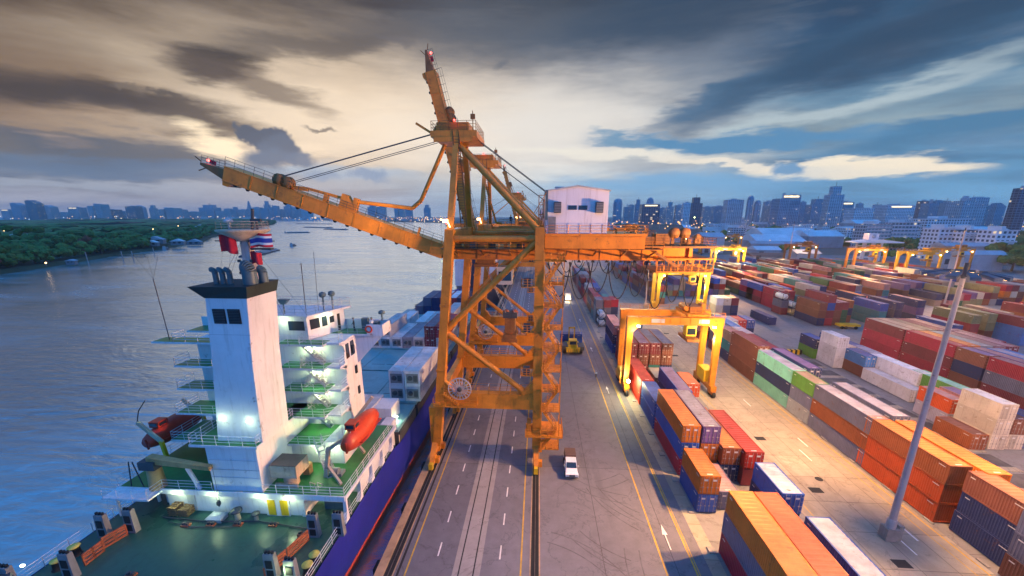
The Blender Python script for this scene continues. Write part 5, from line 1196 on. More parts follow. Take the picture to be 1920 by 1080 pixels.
def setmats(o, a, b, c=None):
    for i, mt in enumerate((a, b, c or idpaint)):
        o.material_slots[i].link = 'OBJECT'; o.material_slots[i].material = mt
def stack(row, x0, yn, L, cols, h=2.59, z0=.14, group='shipping containers in the yard', doors=None, dx=0, reefer=False):
    """one pile, colours bottom to top; 'blue/pale grey' = body / roof colour"""
    cl = cols.split(',') if isinstance(cols, str) else cols
    for t, c in enumerate(cl):
        a, _, r_ = c.partition('/')
        SPEC.append(dict(row=row, x=x0, y=yn, L=L, t=t, n=len(cl), a=a, r=r_ or a, h=h, z=z0+t*(h+.015), group=group, doors=(doors if doors is not None else yn < 125), reefer=reefer))
def make_container(q):
    o = link(D.objects.new('shipping_container', cmesh(q['L'], q['h']))); j = rnd.uniform(-.04,.04)
    o.location = (q['x']+CW/2+j, q['y']+rnd.uniform(-.05,.05), q['z']); ORG[o] = tuple(o.location)
    setmats(o, cmat(q['a']), rmat(q['r'])); o['category'] = 'container'; o['group'] = q['group']
    ALLC.append((q['row'], q['y'], q['t'], q['n'], q['a'], q['L'], o))
    if q['doors']:
        for dm in dmesh(q['h']):
            d = link(D.objects.new('door', dm)); d.parent = o; setmats(d, cmat(q['a']), lockrod)
    if q['reefer']: reefer_front(o)
def S40(*a, **k): stack(a[0], a[1], a[2], 12.19, a[3], **k)
def S20(*a, **k): stack(a[0], a[1], a[2], 6.06, a[3], **k)
rA = ['column beside the quay road','second column from quay road','third column from quay road','fourth column from quay road','fifth column from quay road']
XA = [20.5, 23.1, 25.75, 28.35, 31.0]
S40(rA[0], 20.5, 25.4, 'crimson,slate/slate,orange'); S40(rA[1], 23.1, 25.4, 'navy,red,vermilion'); S40(rA[3], 28.7, 25.2, 'navy,blue/pale grey')
S20(rA[0], 20.3, 43.6, 'blue,orange'); S20(rA[1], 23.1, 44.2, 'slate/dusky pink'); S20(rA[3], 28.3, 40.9, 'navy,blue/pale grey')
S40(rA[0], 20.5, 51.0, 'crimson,blue,orange'); S40(rA[1], 23.15, 51.0, 'orange,orange,purple/pale grey'); S40(rA[2], 25.75, 50.0, 'navy,rust/orange'); S40(rA[3], 28.35, 49.2, 'maroon,red')
stack(rA[0], 20.4, 63.9, 8.6, 'blue,blue'); S40(rA[0], 20.3, 73.0, 'red,red'); S40(rA[2], 25.85, 68.3, 'blue,blue/purple'); S20(rA[3], 28.45, 71.7, 'grey,vermilion'); S20(rA[1], 23.1, 66.5, 'navy')
S20(rA[2], 25.3, 86.0-5.3, 'tan/cream')
S40(rA[0], 20.7, 88.4, 'crimson,maroon,maroon'); S40(rA[1], 23.4, 88.4, 'maroon,brown,maroon/purple'); S40(rA[2], 26.05, 88.4, 'teal,brown,maroon/slate'); S40(rA[3], 28.7, 88.4, 'navy,brown,brown/slate')
S40(rA[0], 20.4, 103.5, 'blue,navy,dusky pink'); S20(rA[1], 23.1, 104, 'maroon,maroon'); S20(rA[2], 26.1, 106, 'blue,blue,blue')
cfar = ['maroon','crimson','navy','blue','slate','brown','maroon','red','teal','grey','dusky pink','purple']
y = 136.5
S20(rA[0], 20.4, y, 'grey,grey,slate'); S20(rA[1], 23.1, y, 'navy,slate,maroon'); S20(rA[2], 25.7, y+1, 'slate,navy,crimson'); S20(rA[0], 20.4, y+6.3, 'teal,crimson,crimson')
for k in range(7):
    yy = y+12.7+k*12.6
    S40(rA[0], 20.4, yy, [rnd.choice(cfar) for _ in range(3 if k != 2 else 2)]); S40(rA[1], 23.05, yy, [rnd.choice(cfar) for _ in range((2,3,3,2,3,2,3)[k])]); 
    if k not in (1, 4): S40(rA[2], 25.7, yy, [rnd.choice(cfar) for _ in range((2,2,1,2,2,3,2)[k])])
rB = ['column along the concrete lane','second column behind the lane','third column behind the lane','fourth column behind the lane']
S40(rB[0], 48.2, 24.3, 'brown,slate,slate/maroon'); S20(rB[0], 49.3, 36.7, 'navy,navy,brown/rust'); S40(rB[0], 48.2, 43.6, 'vermilion,vermilion,rust/orange', doors=False); S40(rB[0], 48.2, 56.0-1.2, 'slate,rust,slate/pale grey')
S20(rB[0], 48.2, 67.1, 'grey,slate,green/tan'); S40(rB[0], 48.2, 73.3, 'seafoam,navy,seafoam/pale grey'); S40(rB[0], 48.2, 85.7, 'brown,brown,brown/maroon', h=2.8); S20(rB[0], 48.4, 98.2, 'navy,teal,tan/dusky pink')
S40(rB[1], 50.9, 42.2, 'rust,rust,orange/orange', h=2.62, doors=False); S40(rB[1], 50.9, 54.8, 'slate,navy,slate/pale grey', h=2.75); S20(rB[1], 50.9, 67.1, 'navy,blue'); S40(rB[1], 50.9, 73.3, 'rust,slate,navy/purple', h=2.75); S40(rB[1], 50.9, 85.7, 'maroon,maroon,maroon/crimson')
S40(rB[2], 53.6, 34.5, 'rust,orange'); S20(rB[1], 52.0, 29.5, 'brown,navy,brown/rust')
S20(rB[1], 51.2, 98.2, 'red,red,pale grey'); S20(rB[2], 53.8, 99, 'navy,red'); S20(rB[3], 56.4, 101, 'blue,navy'); S20(rB[0], 48.4, 104.5, 'maroon,slate,slate'); S40(rB[1], 51.2, 104.6, 'navy,teal,bright blue')
S20(rB[2], 56.5, 116, 'olive,seafoam'); S40(rB[0], 48.4, 118, 'maroon,dusky pink/dusky pink'); S40(rB[1], 51.0, 118, 'maroon,dusky pink'); S20(rB[2], 54, 123, 'teal,dark green')
for k in range(8):
    yy = 168+k*12.7
    for c_ in range(2): S40(rB[c_], 48.4+c_*2.65, yy, [rnd.choice(['navy','maroon','slate','blue','brown','teal','crimson']) for _ in range(3 if (k+c_) % 4 else 2)])
rC = ['open ground row beyond the lane','second row across open ground','third row across open ground']
S20(rC[0], 72.2, 96.0, 'white,white/white,white'); S20(rC[1], 74.9, 97.0, 'cream,cream'); S20(rC[0], 71.6, 102.6, 'green,navy/blue')
S20(rC[1], 74.4, 90.0, 'brown,bright blue/blue'); S20(rC[2], 77.4, 92.5, 'grey,pale grey'); S40(rC[2], 77.2, 97.5, 'white,blue/blue')
S40(rC[0], 74.2, 77.6, 'white'); S40(rC[1], 77.0, 80.0, 'white,white')
S20(rC[0], 71.6, 64.6+3, 'pale grey,vermilion/dusky pink'); S20(rC[0], 71.8, 61.0-.2, 'cream,cream,cream/white'); S20(rC[1], 74.6, 61.0, 'cream,brown'); S20(rC[2], 77.3, 61.5, 'blue,blue/navy')
stack('on a lone spot before the cream stack', 68.7, 60.6, 6.06, 'rust/brown'); S40(rC[1], 77.6, 70.0, 'purple,green/seafoam'); S20(rC[1], 75.0, 67.6, 'dusky pink,dusky pink/purple')
rD = ['big maroon block','second column of maroon block','third column of maroon block','fourth column of maroon block','fifth column of maroon block']
dcol = [('crimson,crimson,maroon/tan','crimson,maroon,crimson'), ('maroon,maroon,tan','crimson,brown,orange'), ('brown,grey,tan','maroon,grey,grey'), ('maroon,slate,maroon','maroon,maroon,dusky pink'), ('maroon,maroon,dusky pink','navy,maroon,maroon/dusky pink')]
for k, (a, c_) in enumerate(dcol): S40(rD[k], 92.2+k*2.62, 102.4, a, h=2.75); S40(rD[k], 92.2+k*2.62, 89.6, c_, h=2.75)
rD2 = ['sixth','seventh','eighth','ninth','tenth']
for k, c_ in enumerate(('maroon,maroon/dusky pink','maroon,brown/dusky pink','navy,maroon','purple,maroon/dusky pink','maroon,crimson/dusky pink')): S40(rD2[k]+' column of maroon block', 92.2+(k+5)*2.62, 102.0+k*.4, c_, doors=False)
for k, c_ in enumerate(('maroon,blue','red,crimson,olive','brown,olive,olive','slate,tan,tan')): S40('pile row behind the maroon block', 121+k*6.4, 119.5+k*2, c_, doors=False)
S20(rD[0], 91.8, 82.9, 'brown,navy/blue,brown/purple', h=2.75); S40(rD[0], 91.8, 70.2, 'maroon,slate,crimson/dusky pink', h=2.75); S40(rD[1], 94.5, 76.4, 'maroon,brown,purple/dusky pink', h=2.75); S40(rD[2], 97.2, 76, 'navy,slate,bright blue/pale grey', h=2.75); S40(rD[3], 99.9, 77, 'blue,blue,blue/bright blue')
rE = ['block behind the open ground','second column behind open ground','third column behind open ground','fourth column behind open ground','fifth column behind open ground']
S40(rE[0], 94.2, 136.3, 'navy,brown,brown'); S40(rE[1], 96.9, 136.6, 'crimson,maroon,blue,maroon'); S40(rE[2], 99.6, 137, 'brown,brown,maroon/dusky pink'); S40(rE[3], 102.3, 138, 'dark green,dark green,maroon/dusky pink'); S20(rE[4], 106, 141, 'brown,navy,rust')
S40(rE[0], 94.0, 158.6, 'crimson,crimson,crimson/dusky pink'); S40(rE[0], 94, 171.5, 'maroon,crimson,blue'); S20(rE[1], 96.8, 158, 'slate,crimson,crimson'); S40(rE[2], 99.4, 165, 'navy,navy,blue'); S20(rE[1], 96.8, 166, 'maroon,navy,tan')
rF = ['teal block right of open ground','second column of teal block','third column of teal block','fourth column of teal block']
S40(rF[0], 113.6, 136.5, 'teal,teal,blue/blue'); S40(rF[1], 120.5, 139, 'navy,navy,navy'); S40(rF[1], 117.5, 151, 'navy,maroon,navy/orange'); S40(rF[2], 131, 143, 'navy,purple,navy/dusky pink'); S20(rF[3], 146, 145, 'maroon,maroon/dusky pink')
stack('by itself on the open ground', 78.6, 136.2, 12.19, 'navy'); S20('cream cube on open ground', 63.4, 142.6, 'cream,cream,white'); S20('grey column beside cream cube', 66.0, 142.6, 'slate,slate,cream'); S20('navy column beside cream cube', 68.7, 142.8, 'navy,navy,maroon'); stack('low spot before cream cube', 61.5, 129.5, 12.19, 'seafoam')
S20('short row before the cream cube', 58.6, 121, 'tan,pale grey'); S20('short row before the cream cube', 61.3, 121.4, 'red,red'); S20('short row before the cream cube', 64.0, 122, 'navy,blue')
S40('blue pair past the maroon block', 137.5, 117.5, 'bright blue,bright blue/bright blue,maroon'); S20('blue pair past the maroon block', 148, 116, 'brown,slate'); 
# far field of stacks: colours chosen by the row
far = ['maroon','brown','rust','dusky pink','olive','grey','navy','blue','dark green','crimson','red','brown','tan','cream','purple','slate','maroon','teal','orange']
rG = ['lane-lamp block','glowing-crane left block','glowing-crane block','white-tower block','tree-line block','red-shed block','lamp-ring block','outer-yard block','shed-front block','outermost block']
XG = [60, 77, 94, 111, 128, 145, 162, 179, 196, 213]
cols_names = ['first column','second column','third column','fourth column','fifth column']
nind = len(ALLC)
FAR = []
for gi, X in enumerate(XG):
    for ci in range(5):
        for k in range(9):
            yy = (186 if X < 90 else 170) + k*12.9 + (gi % 3)*4
            if X > 150 and yy < 175: pass
            if rnd.random() < .07: continue
            nt_ = rnd.choice((1,2,2,3,3,3)); FAR.append((gi, ci, X+ci*2.66, yy, [rnd.choice(far) for _ in range(nt_)]))
for X0 in (134, 150, 166, 182):
    for ci in range(5):
        for k in range(4):
            yy = 92+k*13.0
            if X0 == 134 and yy < 140: continue
            if rnd.random() < .06: continue
            FAR.append((10, ci, X0+ci*2.66+8, yy, [rnd.choice(far) for _ in range(rnd.choice((2,3,3)))]))
FAR.sort(key=lambda a: a[2]**2+a[3]**2)
rG.append('right-edge block')
for gi, ci, X, yy, cl in FAR: stack(f'{cols_names[ci]} of {rG[gi]}', X, yy, 12.19, cl, doors=False)
o = link(D.objects.new('shipping_container', cmesh(6.06, 2.59))); o.location = (HANDLER[0]+3.03, HANDLER[1]+7.9, 1.2); o.rotation_euler = (0,0,R(90)); setmats(o, cmat('blue'), rmat('navy'))
tag(o, 'blue container held crosswise by the yellow handler on the road', 'container')
# on board
rS = 'stack on the ship'
GS = 'containers aboard the ship'
def ship_stack(row, x, y, L, cols, **k): stack(row, x, y, L, cols, z0=7.03, group=GS, **k)
ship_stack('port pair behind white deckhouse', -28.2, 48.6, 6.06, 'white', doors=False); ship_stack('starboard pair behind white deckhouse', -25.7, 48.6, 6.06, 'white', doors=False)
def reefer_front(o):
    m = MB(); m.box(-.95,.95,-.05,-.005,.5,2.1,0); m.lathe([(0,-.03),(.42,-.03),(.42,.02),(0,.02)],(-.35,-.06,1.35),14,1,'y'); m.box(.2,.85,-.08,-.04,.8,1.8,1)
    d = link(D.objects.new('cooling_unit', m.mesh('cooling_unit', [midgrey, reefer_dark]))); d.parent = o
def reefers(row, x, y, L, cols):
    ship_stack(row, x, y, L, cols, doors=False, reefer=True)
reefers('inboard pile by crane leg', -23.5, 57.9, 12.19, 'white,white'); reefers('outboard pile by crane leg', -20.95, 57.9, 12.19, 'white,white')
for k, c_ in enumerate(('white','white,white','white','pale grey','white')): reefers(('first','second','third','fourth','fifth')[k]+' reefer from the river side', -37.9+k*2.55, 84, 12.19, c_)
ship_stack('reddish pile past the hatch covers', -25.1, 84, 12.19, 'maroon,maroon/slate'); ship_stack('crimson pile past the hatch covers', -22.5, 84, 12.19, 'white,crimson')
for k, c_ in enumerate(('white','-','white','white/white','teal','maroon,white')):
    if c_ != '-': ship_stack(('first','','third','fourth','fifth','sixth')[k]+' bay pile amidships', -36.5+k*2.6, 97.4, 12.19, c_, doors=False)
for k, c_ in enumerate(('slate','navy,slate','navy,navy','maroon,maroon/white','navy,maroon/white','slate,navy')): ship_stack(('first','second','third','fourth','fifth','sixth')[k]+' forward pile towards the bow', -37+k*2.6, 116, 12.19, c_, doors=False)
# tank containers
def tank(label, loc, c):
    t = thing('tank_container', label, 'container', loc, 'tank containers in the yard'); x, y, z = loc
    m = MB()
    for X in (x, x+2.3):
        for yy in (y, y+5.9): m.box(X, X+.14, yy, yy+.14, z, z+2.59)
        m.box(X, X+.14, y, y+6, z, z+.14); m.box(X, X+.14, y, y+6, z+2.45, z+2.59)
    for yy in (y, y+5.9):
        m.box(x, x+2.4, yy, yy+.14, z, z+.14); m.box(x, x+2.4, yy, yy+.14, z+2.45, z+2.59); m.beam((x,yy+.07,z),(x+2.4,yy+.07,z+2.5),.08,.08)
    part('frame', m, darkgrey, t); m = MB(); m.lathe([(0,.25),(.6,.3),(1.05,.6),(1.05,5.4),(.6,5.75),(0,5.8)],(x+1.22,y,z+1.3),18,0,'y'); part('tank', m, c, t)
tw_ = paint('tank_white',(.7,.7,.7,1),.4,.1,.5); tcr = paint('tank_cream',(.62,.45,.22,1),.4,.15,.5)
tank('cream tank container at the bottom of the pile by the brown stacks', (94.1,150.2,.14), tcr); tank('white tank container on top of the cream tank', (94.1,150.2,2.8), tw_)
tank('white tank container resting on a maroon container beside the brown stacks', (91.2,151.8,5.5), tw_); S20('spot below the upper white tank', 91.2, 151.8, 'maroon,slate')
tank('white tank container low at the near end of the far quay column', (17.6+2.9,130.0,.14), tw_); tank('second white tank container stacked on another at the quay column end', (20.5,130.0,2.76), tw_)
# open trailer with hazard stripes on the open ground
hz = thing('hazard_barrier', 'black and yellow striped barrier at the edge of the open ground', 'barrier', (69,106,0))
m = MB()
for k in range(8): m.box(66.3+k*.6,66.9+k*.6,106,107,0,1.2,k % 2)
part('striped_block', m, [ylw2, black], hz)
hz = thing('flat_trailer', 'orange flat trailer parked in front of the purple brown stack', 'trailer', (103,134,0))
m = MB(); m.box(99.5,106,133,135.4,.8,1.5,0); 
for X in (100.2,101.4,104.6): m.lathe([(0,-.2),(.5,-.2),(.5,.2),(0,.2)],(X,133,.5),12,1,'y')
part('bed', m, [ylw2, black], hz)
# the 300 that show largest stay single objects; what is walled in by its neighbours or farther off goes into one mass
grid = {}
for q in SPEC: grid.setdefault((round(q['x']/2.65)), []).append(q)
def walled(q):
    if q['t'] == q['n']-1: return False
    gx = round(q['x']/2.65); side = -1 if q['x'] > 0 else 1
    left = any(p['n'] > q['t'] and p['t'] == q['t'] and abs(p['y']-q['y']) < 1.5 and 2 < side*(p['x']-q['x']) < 3.2 and p['L'] >= q['L']-.1 for k in (gx-2, gx-1, gx, gx+1, gx+2) for p in grid.get(k, []))
    front = any(p['t'] == q['t'] and abs(p['x']-q['x']) < 1 and 0 < q['y']-(p['y']+p['L']) < 2.5 for k in (gx-1, gx, gx+1) for p in grid.get(k, []))
    return left and front
def share(q):
    d = math.hypot(q['x'], q['y']+q['L']/2, q['z']-CAMH); return (q['L']*(2.6+2.44))/d**2*(1 if q['t'] == q['n']-1 else .6)
vis = sorted((q for q in SPEC if not walled(q)), key=share, reverse=True)
keep = vis[:299]; kid = {id(q) for q in keep}
for q in keep: make_container(q)
mass_cols = list(CC); rest = MB()
for q in SPEC:
    if id(q) in kid: continue
    x, y, z, h = q['x'], q['y'], q['z'], q['h']; mi = mass_cols.index(q['a'])
    rest.box(x+.03, x+CW-.03, y+.03, y+q['L']-.03, z+.02, z+h-.02, mi)
    for X in (x, x+CW-.16):
        for Y in (y, y+q['L']-.16): rest.box(X, X+.16, Y, Y+.16, z, z+h, mi)
        rest.box(X, X+.16, y+.16, y+q['L']-.16, z+h-.14, z+h, mi)
struct('container_stacks', rest, [cmat(c_) for c_ in mass_cols], 'stuff')
print('single', len(keep), 'of', len(SPEC))
# labels
order = {}
for q in SPEC: order.setdefault(q['row'], set()).add((round(q['y'],1), round(q['x'],1)))
for q, (r_, yn, t, n, c_, L, o) in zip(keep, ALLC):
    keys = sorted(order[r_]); i = keys.index((round(q['y'],1), round(q['x'],1)))
    ln = 'short' if L < 7 else 'long'
    tw2 = '' if n == 1 else ('top of' if t == n-1 else 'bottom of' if t == 0 else 'middle of' if n == 3 else 'second tier of' if t == 1 else 'third tier of')
    the = 'the ' if tw2 else ''
    lab = f"{ln} {c_} container, {tw2} {the}{(ORDW[min(i,15)]+' stack in ') if len(keys) > 1 else ''}{r_}"
    tag(o, ' '.join(lab.split()))
print('containers', len(ALLC))
# ------------------------------------------------------------------ far bank: trees, houses, posts; boats; skyline
def ico(sub=1):
    import bmesh
    bm = bmesh.new(); bmesh.ops.create_icosphere(bm, subdivisions=sub, radius=1)
    v = [tuple(x.co) for x in bm.verts]; f = [tuple(q.index for q in p.verts) for p in bm.faces]; bm.free(); return v, f
I1, I2 = ico(1), ico(2)
def clump(mb, c, r, rg, mi=0, src=I1, flat=.8):
    a = rg.uniform(0, 6.28); ca, sa = math.cos(a), math.sin(a); V = []
    for x, y, z in src[0]:
        k = r*rg.uniform(.68, 1.22); V.append((c[0]+(x*ca-y*sa)*k, c[1]+(x*sa+y*ca)*k, c[2]+z*k*flat))
    mb.add(V, src[1], mi)
rf_ = random.Random(21)
def bankx(y):
    for (x0, y0), (x1, y1) in zip(BANK, BANK[1:]):
        if y0 <= y <= y1: return x0+(x1-x0)*(y-y0)/(y1-y0)
    return BANK[-1][0]
forest = MB(); y = 40.
while y < 3400:
    step = 5.5 if y < 480 else (9 if y < 900 else 24)
    bx_ = bankx(y); depth = 0
    dmax = (1500 if y < 600 else 1700)
    while depth < dmax:
        sp = step*(1+depth/110.); X = bx_-6-depth-rf_.uniform(0, sp*.7); Y = y+rf_.uniform(-step, step)+depth*.25
        if -1.5*Y-80 < X < 0 or depth < 30:
            h = rf_.uniform(6, 13)*(1.0 if depth > 10 else .75)*(1 if rf_.random() > .08 else 1.5); r = h*.5; wd = max(1, sp/8.)
            if math.sin(X*.043+1.3*math.sin(Y*.021))+math.sin(Y*.037+X*.011) > 1.25 and depth > 14: depth += sp; continue
            if rf_.random() < .07: h *= 1.7
            mi = 0 if rf_.random() < .6 else (1 if rf_.random() < .94 else 2)
            for q in range(3 if depth < 160 and y < 600 else 1):
                rr = min(r, 5.5)*rf_.uniform(.5,.95); clump(forest, (X+rf_.uniform(-r,r)*.6, Y+rf_.uniform(-r,r)*.6, h*.62+rf_.uniform(-.2,.25)*h), rr*wd, rf_, mi, I1, .85/wd)
        depth += sp
    y += step
struct('river_bank_forest', forest, [leafA, leafB, leafC], 'stuff')
def tree(label, loc, h, cr, lm=leafA, n=70, group='single trees'):
    t = thing('tree', label, 'tree', loc, group); x, y, z = loc; rg = random.Random(int(x*7+y)); m = MB(); m.tube((x,y,z),(x,y,z+h*.5),.05*h,8,0,.02*h)
    tips = []
    for k in range(6):
        a = math.tau*k/6+rg.uniform(-.4,.4); e = (x+cr*.6*math.cos(a), y+cr*.6*math.sin(a), z+h*rg.uniform(.55,.8)); m.tube((x,y,z+h*rg.uniform(.3,.45)), e, .016*h, 6, 0, .006*h); tips.append(e)
    part('trunk', m, bark, t); m = MB()
    for k in range(n):
        a = rg.uniform(0,6.28); rr = cr*math.sqrt(rg.random()); zz = z+h*(.42+.5*rg.random()*(1-.5*(rr/cr)**2)); clump(m, (x+rr*math.cos(a), y+rr*math.sin(a), zz), cr*rg.uniform(.12,.26), rg, 0, I1, .75)
    part('crown', m, lm, t); return t
tree('rust leaved low tree among green ones on the near part of the far bank', (-428,270,0), 9, 9, leafC); tree('large dark tree at the water on the near part of the far bank', (-395,290,0), 12, 8, leafB)
tree('broad tree on the point of the far bank beside the wooden jetty', (-432,372,0), 13, 9); tree('rounded green tree at the far bank left of the rusty tree', (-402,232,0), 12, 9, leafB)
for i, (px, D_, h, cr, lb) in enumerate(((1700,430,16,17,'wide dark tree before the pale apartment block'),(1745,420,15,15,'dark tree right of the apartment block behind the yard cranes'),(1530,560,16,16,'dark tree left of the apartment block by the sheds'),(1640,430,12,12,'small tree lit by the green yard light'),(1890,330,17,17,'big dark tree at the right edge of the skyline side'),(1915,290,14,13,'dark tree partly cut by the right picture edge'),(1665,365,9,8,'round light green tree below the far yard cranes'),(1480,420,9,10,'light green tree by the low yard sheds'),(1790,470,14,14,'dark tree behind the long shed roof'))):
    p = at(px, 450, D_); tree(lb, (p[0], D_, 0), h, cr, leafB if 'light' in lb else leafA, 90, 'dark trees beside the yard')
m = MB(); rk = random.Random(9)
for k in range(420):
    Y = rk.uniform(520, 1500); X = at(rk.uniform(1150, 1930), 420, Y)[0]; clump(m, (X, Y, rk.uniform(3,7)), rk.uniform(6,15), rk, 0, I1, .6)
struct('city_tree_masses', m, [leafA], 'stuff')
# posts in the river, jetty, bank houses
for i, (px, py, lb) in enumerate(((166,494,'grey mooring post nearest the near end of the far bank'),(232,490,'leaning grey post off the tip of the far bank'),(251,488,'short grey post beside the leaning one'),(290,478,'post in the river beyond the jetty'))):
    p = on(px, py, -3); m = MB(); m.tube((p[0],p[1],-5),(p[0]-.4,p[1],6.0-i*.6),.35,8); m.tube((p[0]-.4,p[1],6.0-i*.6),(p[0]-.4,p[1],6.3-i*.6),.5,8); solo('mooring_post', m, polemat, lb, 'post', 'posts in the river')
j = thing('jetty', 'low wooden jetty along the far bank behind the posts', 'jetty', (-405,378,-3)); m = MB(); m.box(-421,-392,376,379,-1.6,-1.2)
for X in range(-420,-391,4): m.tube((X,377,-5),(X,377,-1.4),.25,6)
part('deck', m, wood, j)
def house(label, loc, w, d, h, wm, rm, rz=0):
    w *= .8; d *= .8; h *= .7; wm = midgrey
    t = thing('house', label, 'house', loc, 'houses among the bank trees'); x, y, z = loc
    m = MB(); m.box(x-w/2,x+w/2,y-d/2,y+d/2,z-1,z+h); part('wall', m, wm, t); m = MB()
    m.extr([(x-w/2-.6,y-d/2-.6,z+h),(x+w/2+.6,y-d/2-.6,z+h),(x,y-d/2-.6,z+h+w*.22)],(0,d+1.2,0)); part('roof', m, rm, t)
    for k in range(2):
        m = MB(); m.box(x-w*.3+k*w*.4, x-w*.1+k*w*.4, y-d/2-.05, y-d/2, z+1, z+h-.6); part('window', m, glassd, t)
    t.rotation_euler = (0,0,rz); return t
for px, py, D_, w, d, h, rm, lb in ((128,448,420,13,9,8,roofpale,'pale roofed house on the near half of the far bank'),(25,430,520,14,10,8,roofpale,'pale roof showing at the edge of the far bank'),(168,440,520,14,10,8,roofpale,'small white roof amid the bank trees'),(290,441,470,22,10,6,roofgrey,'long grey blue roof on the far bank'),(285,452,452,14,8,5,roofpale,'pale shed below the long grey roof'),(333,450,480,17,8,5,roofpale,'white boathouse at the water on the far bank'),(365,455,520,20,9,5,roofgrey,'grey green boathouse beside the mast of the ship'),(375,420,900,24,14,12,roofpale,'big pale roof far back near the mast platform'),(230,446,600,13,9,7,roofrust,'small rust roofed house deep in the bank trees'),(135,493,300,7,5,3,roofgrey,'little hut at the water by the posts')):
    p = at(px, py, D_); house(lb, (p[0], D_, max(-1, min(4, p[2]-h))), w, d, h, shipw, rm, R(20))
# boats
def barge(label, loc, L, W, ang, n=3, tug=True):
    t = thing('barge', label, 'boat', loc, 'barges on the river'); x, y, z = loc
    for k in range(n):
        m = MB(); o = k*(L/n); hl = L/n*.94
        P = [(x-W/2,y+o,z),(x-W/2+.8,y+o-1.5,z),(x+W/2-.8,y+o-1.5,z),(x+W/2,y+o,z),(x+W/2,y+o+hl,z),(x+W/2-1.5,y+o+hl+2,z),(x-W/2+1.5,y+o+hl+2,z),(x-W/2,y+o+hl,z)]
        m.extr([(a,b_,c_-1) for a,b_,c_ in P],(0,0,2.2)); h_ = part('hull', m, hulldark, t)
        m = MB(); m.extr([(x-W/2+.6,y+o+1,z+1.2),(x+W/2-.6,y+o+1,z+1.2),(x+W/4,y+o+1,z+2.8),(x-W/4,y+o+1,z+2.8)],(0,hl-2,0)); part('hold_cover', m, midgrey, t)
    if tug:
        m = MB(); m.box(x-1.6,x+1.6,y-4.5,y-2,z-.5,z+3); m.box(x-1.2,x+1.2,y-4,y-2.4,z+3,z+4.6); part('deckhouse', m, lightgrey, t)
    t.rotation_euler = (0,0,ang); return t
barge('string of dark barges close together in mid river behind the ship mast', (-286,378,-3), 78, 15, R(17), 3)
barge('small dark tug just ahead of the dark barges', (-326,517,-3), 12, 6, R(20), 1)
barge('single dark barge in mid river beyond the others', (-592,925,-3), 50, 18, R(-60), 1)
barge('long flat barge train far up the river by the boom', (-1020,1950,-3), 230, 26, R(70), 4, False)
barge('far barges moored together under the crane boom', (-700,1330,-3), 130, 30, R(62), 3)
barge('far barge cluster nearer the city bank under the boom', (-560,1150,-3), 90, 24, R(60), 2)
barge('little white boat at the boathouse on the far bank', (-445,455,-3), 9, 4, R(30), 1)
# skyline
def tower(label, px0, px1, pyt, D_, fac, style=0, dep=None, lit_top=False, group='city skyline buildings'):
    a = at(px0, 405, D_); b_ = at(px1, 405, D_); top = at((px0+px1)/2, pyt, D_)[2]; w = b_[0]-a[0]; d = dep or w*.7; x0, x1 = a[0], b_[0]; cx = (x0+x1)/2
    t = thing('city_building', label, 'building', (cx, D_, -.3), group); m = MB()
    if style == 0: m.box(x0,x1,D_,D_+d,-.3,top)
    elif style == 1: m.box(x0,x1,D_,D_+d,-.3,top*.82); m.box(x0+w*.2,x1-w*.2,D_+d*.2,D_+d*.8,top*.82,top)
    elif style == 2: m.extr([(x0,D_,-.3),(x1,D_,-.3),(x1,D_,top*.86),(x0+w*.3,D_,top),(x0,D_,top*.97)],(0,d,0))
    elif style == 3: m.lathe([(w/2,-.3),(w/2,top*.84),(w*.44,top*.93),(w*.25,top*.985),(0,top)],(cx,D_+w/2,0),20)
    elif style == 4:
        m.box(x0,x0+w*.45,D_,D_+d,-.3,top*.9); m.box(x0+w*.5,x1,D_+d*.1,D_+d,-.3,top); m.box(x0+w*.1,x1-w*.1,D_+d*.3,D_+d*.9,-.3,top*.8)
    elif style == 5: m.box(x0,x1,D_,D_+d,-.3,top*.6); m.extr([(x0+w*.1,D_+d*.2,top*.6),(x1-w*.1,D_+d*.2,top*.6),(cx+w*.06,D_+d*.2,top),(cx-w*.02,D_+d*.2,top)],(0,d*.5,0))
    part('tower', m, FAC[fac], t); m = MB()
    if style in (0, 4):
        m.tube((cx+w*.15,D_+d*.5,top*.8),(cx+w*.15,D_+d*.5,top*1.07),max(.4,w*.012),5); m.box(cx+w*.1,cx+w*.35,D_+d*.2,D_+d*.5,top*.8,top+max(1.5,top*.02))
        z = top; m.box(x0+w*.02,x1-w*.02,D_+.02*d,D_+d*.98,(top*.8 if style == 4 else z),(top*.8 if style == 4 else z)+.6); m.box(cx-w*.2,cx+w*.1 if style == 0 else cx-w*.15,D_+d*.3,D_+d*.6,(z if style == 0 else z*.9-1),z+max(3,top*.05)); part('roof_house', m, roofgrey, t)
    elif style == 1: m.tube((cx,D_+d*.5,top),(cx,D_+d*.5,top*1.1),max(.5,w*.015),6); part('aerial', m, darkgrey, t)
    if lit_top:
        m = MB(); m.box(x0+w*.15,x1-w*.15,D_-.5,D_-.1,top*.93,top*.97); part('lit_sign', m, win_lit, t)
    return t
DESC = ['dark blue slab','tall brown grey','stepped grey','wide pale','dark square','slim grey','slanted roof','broad grey','low wide','pointed']
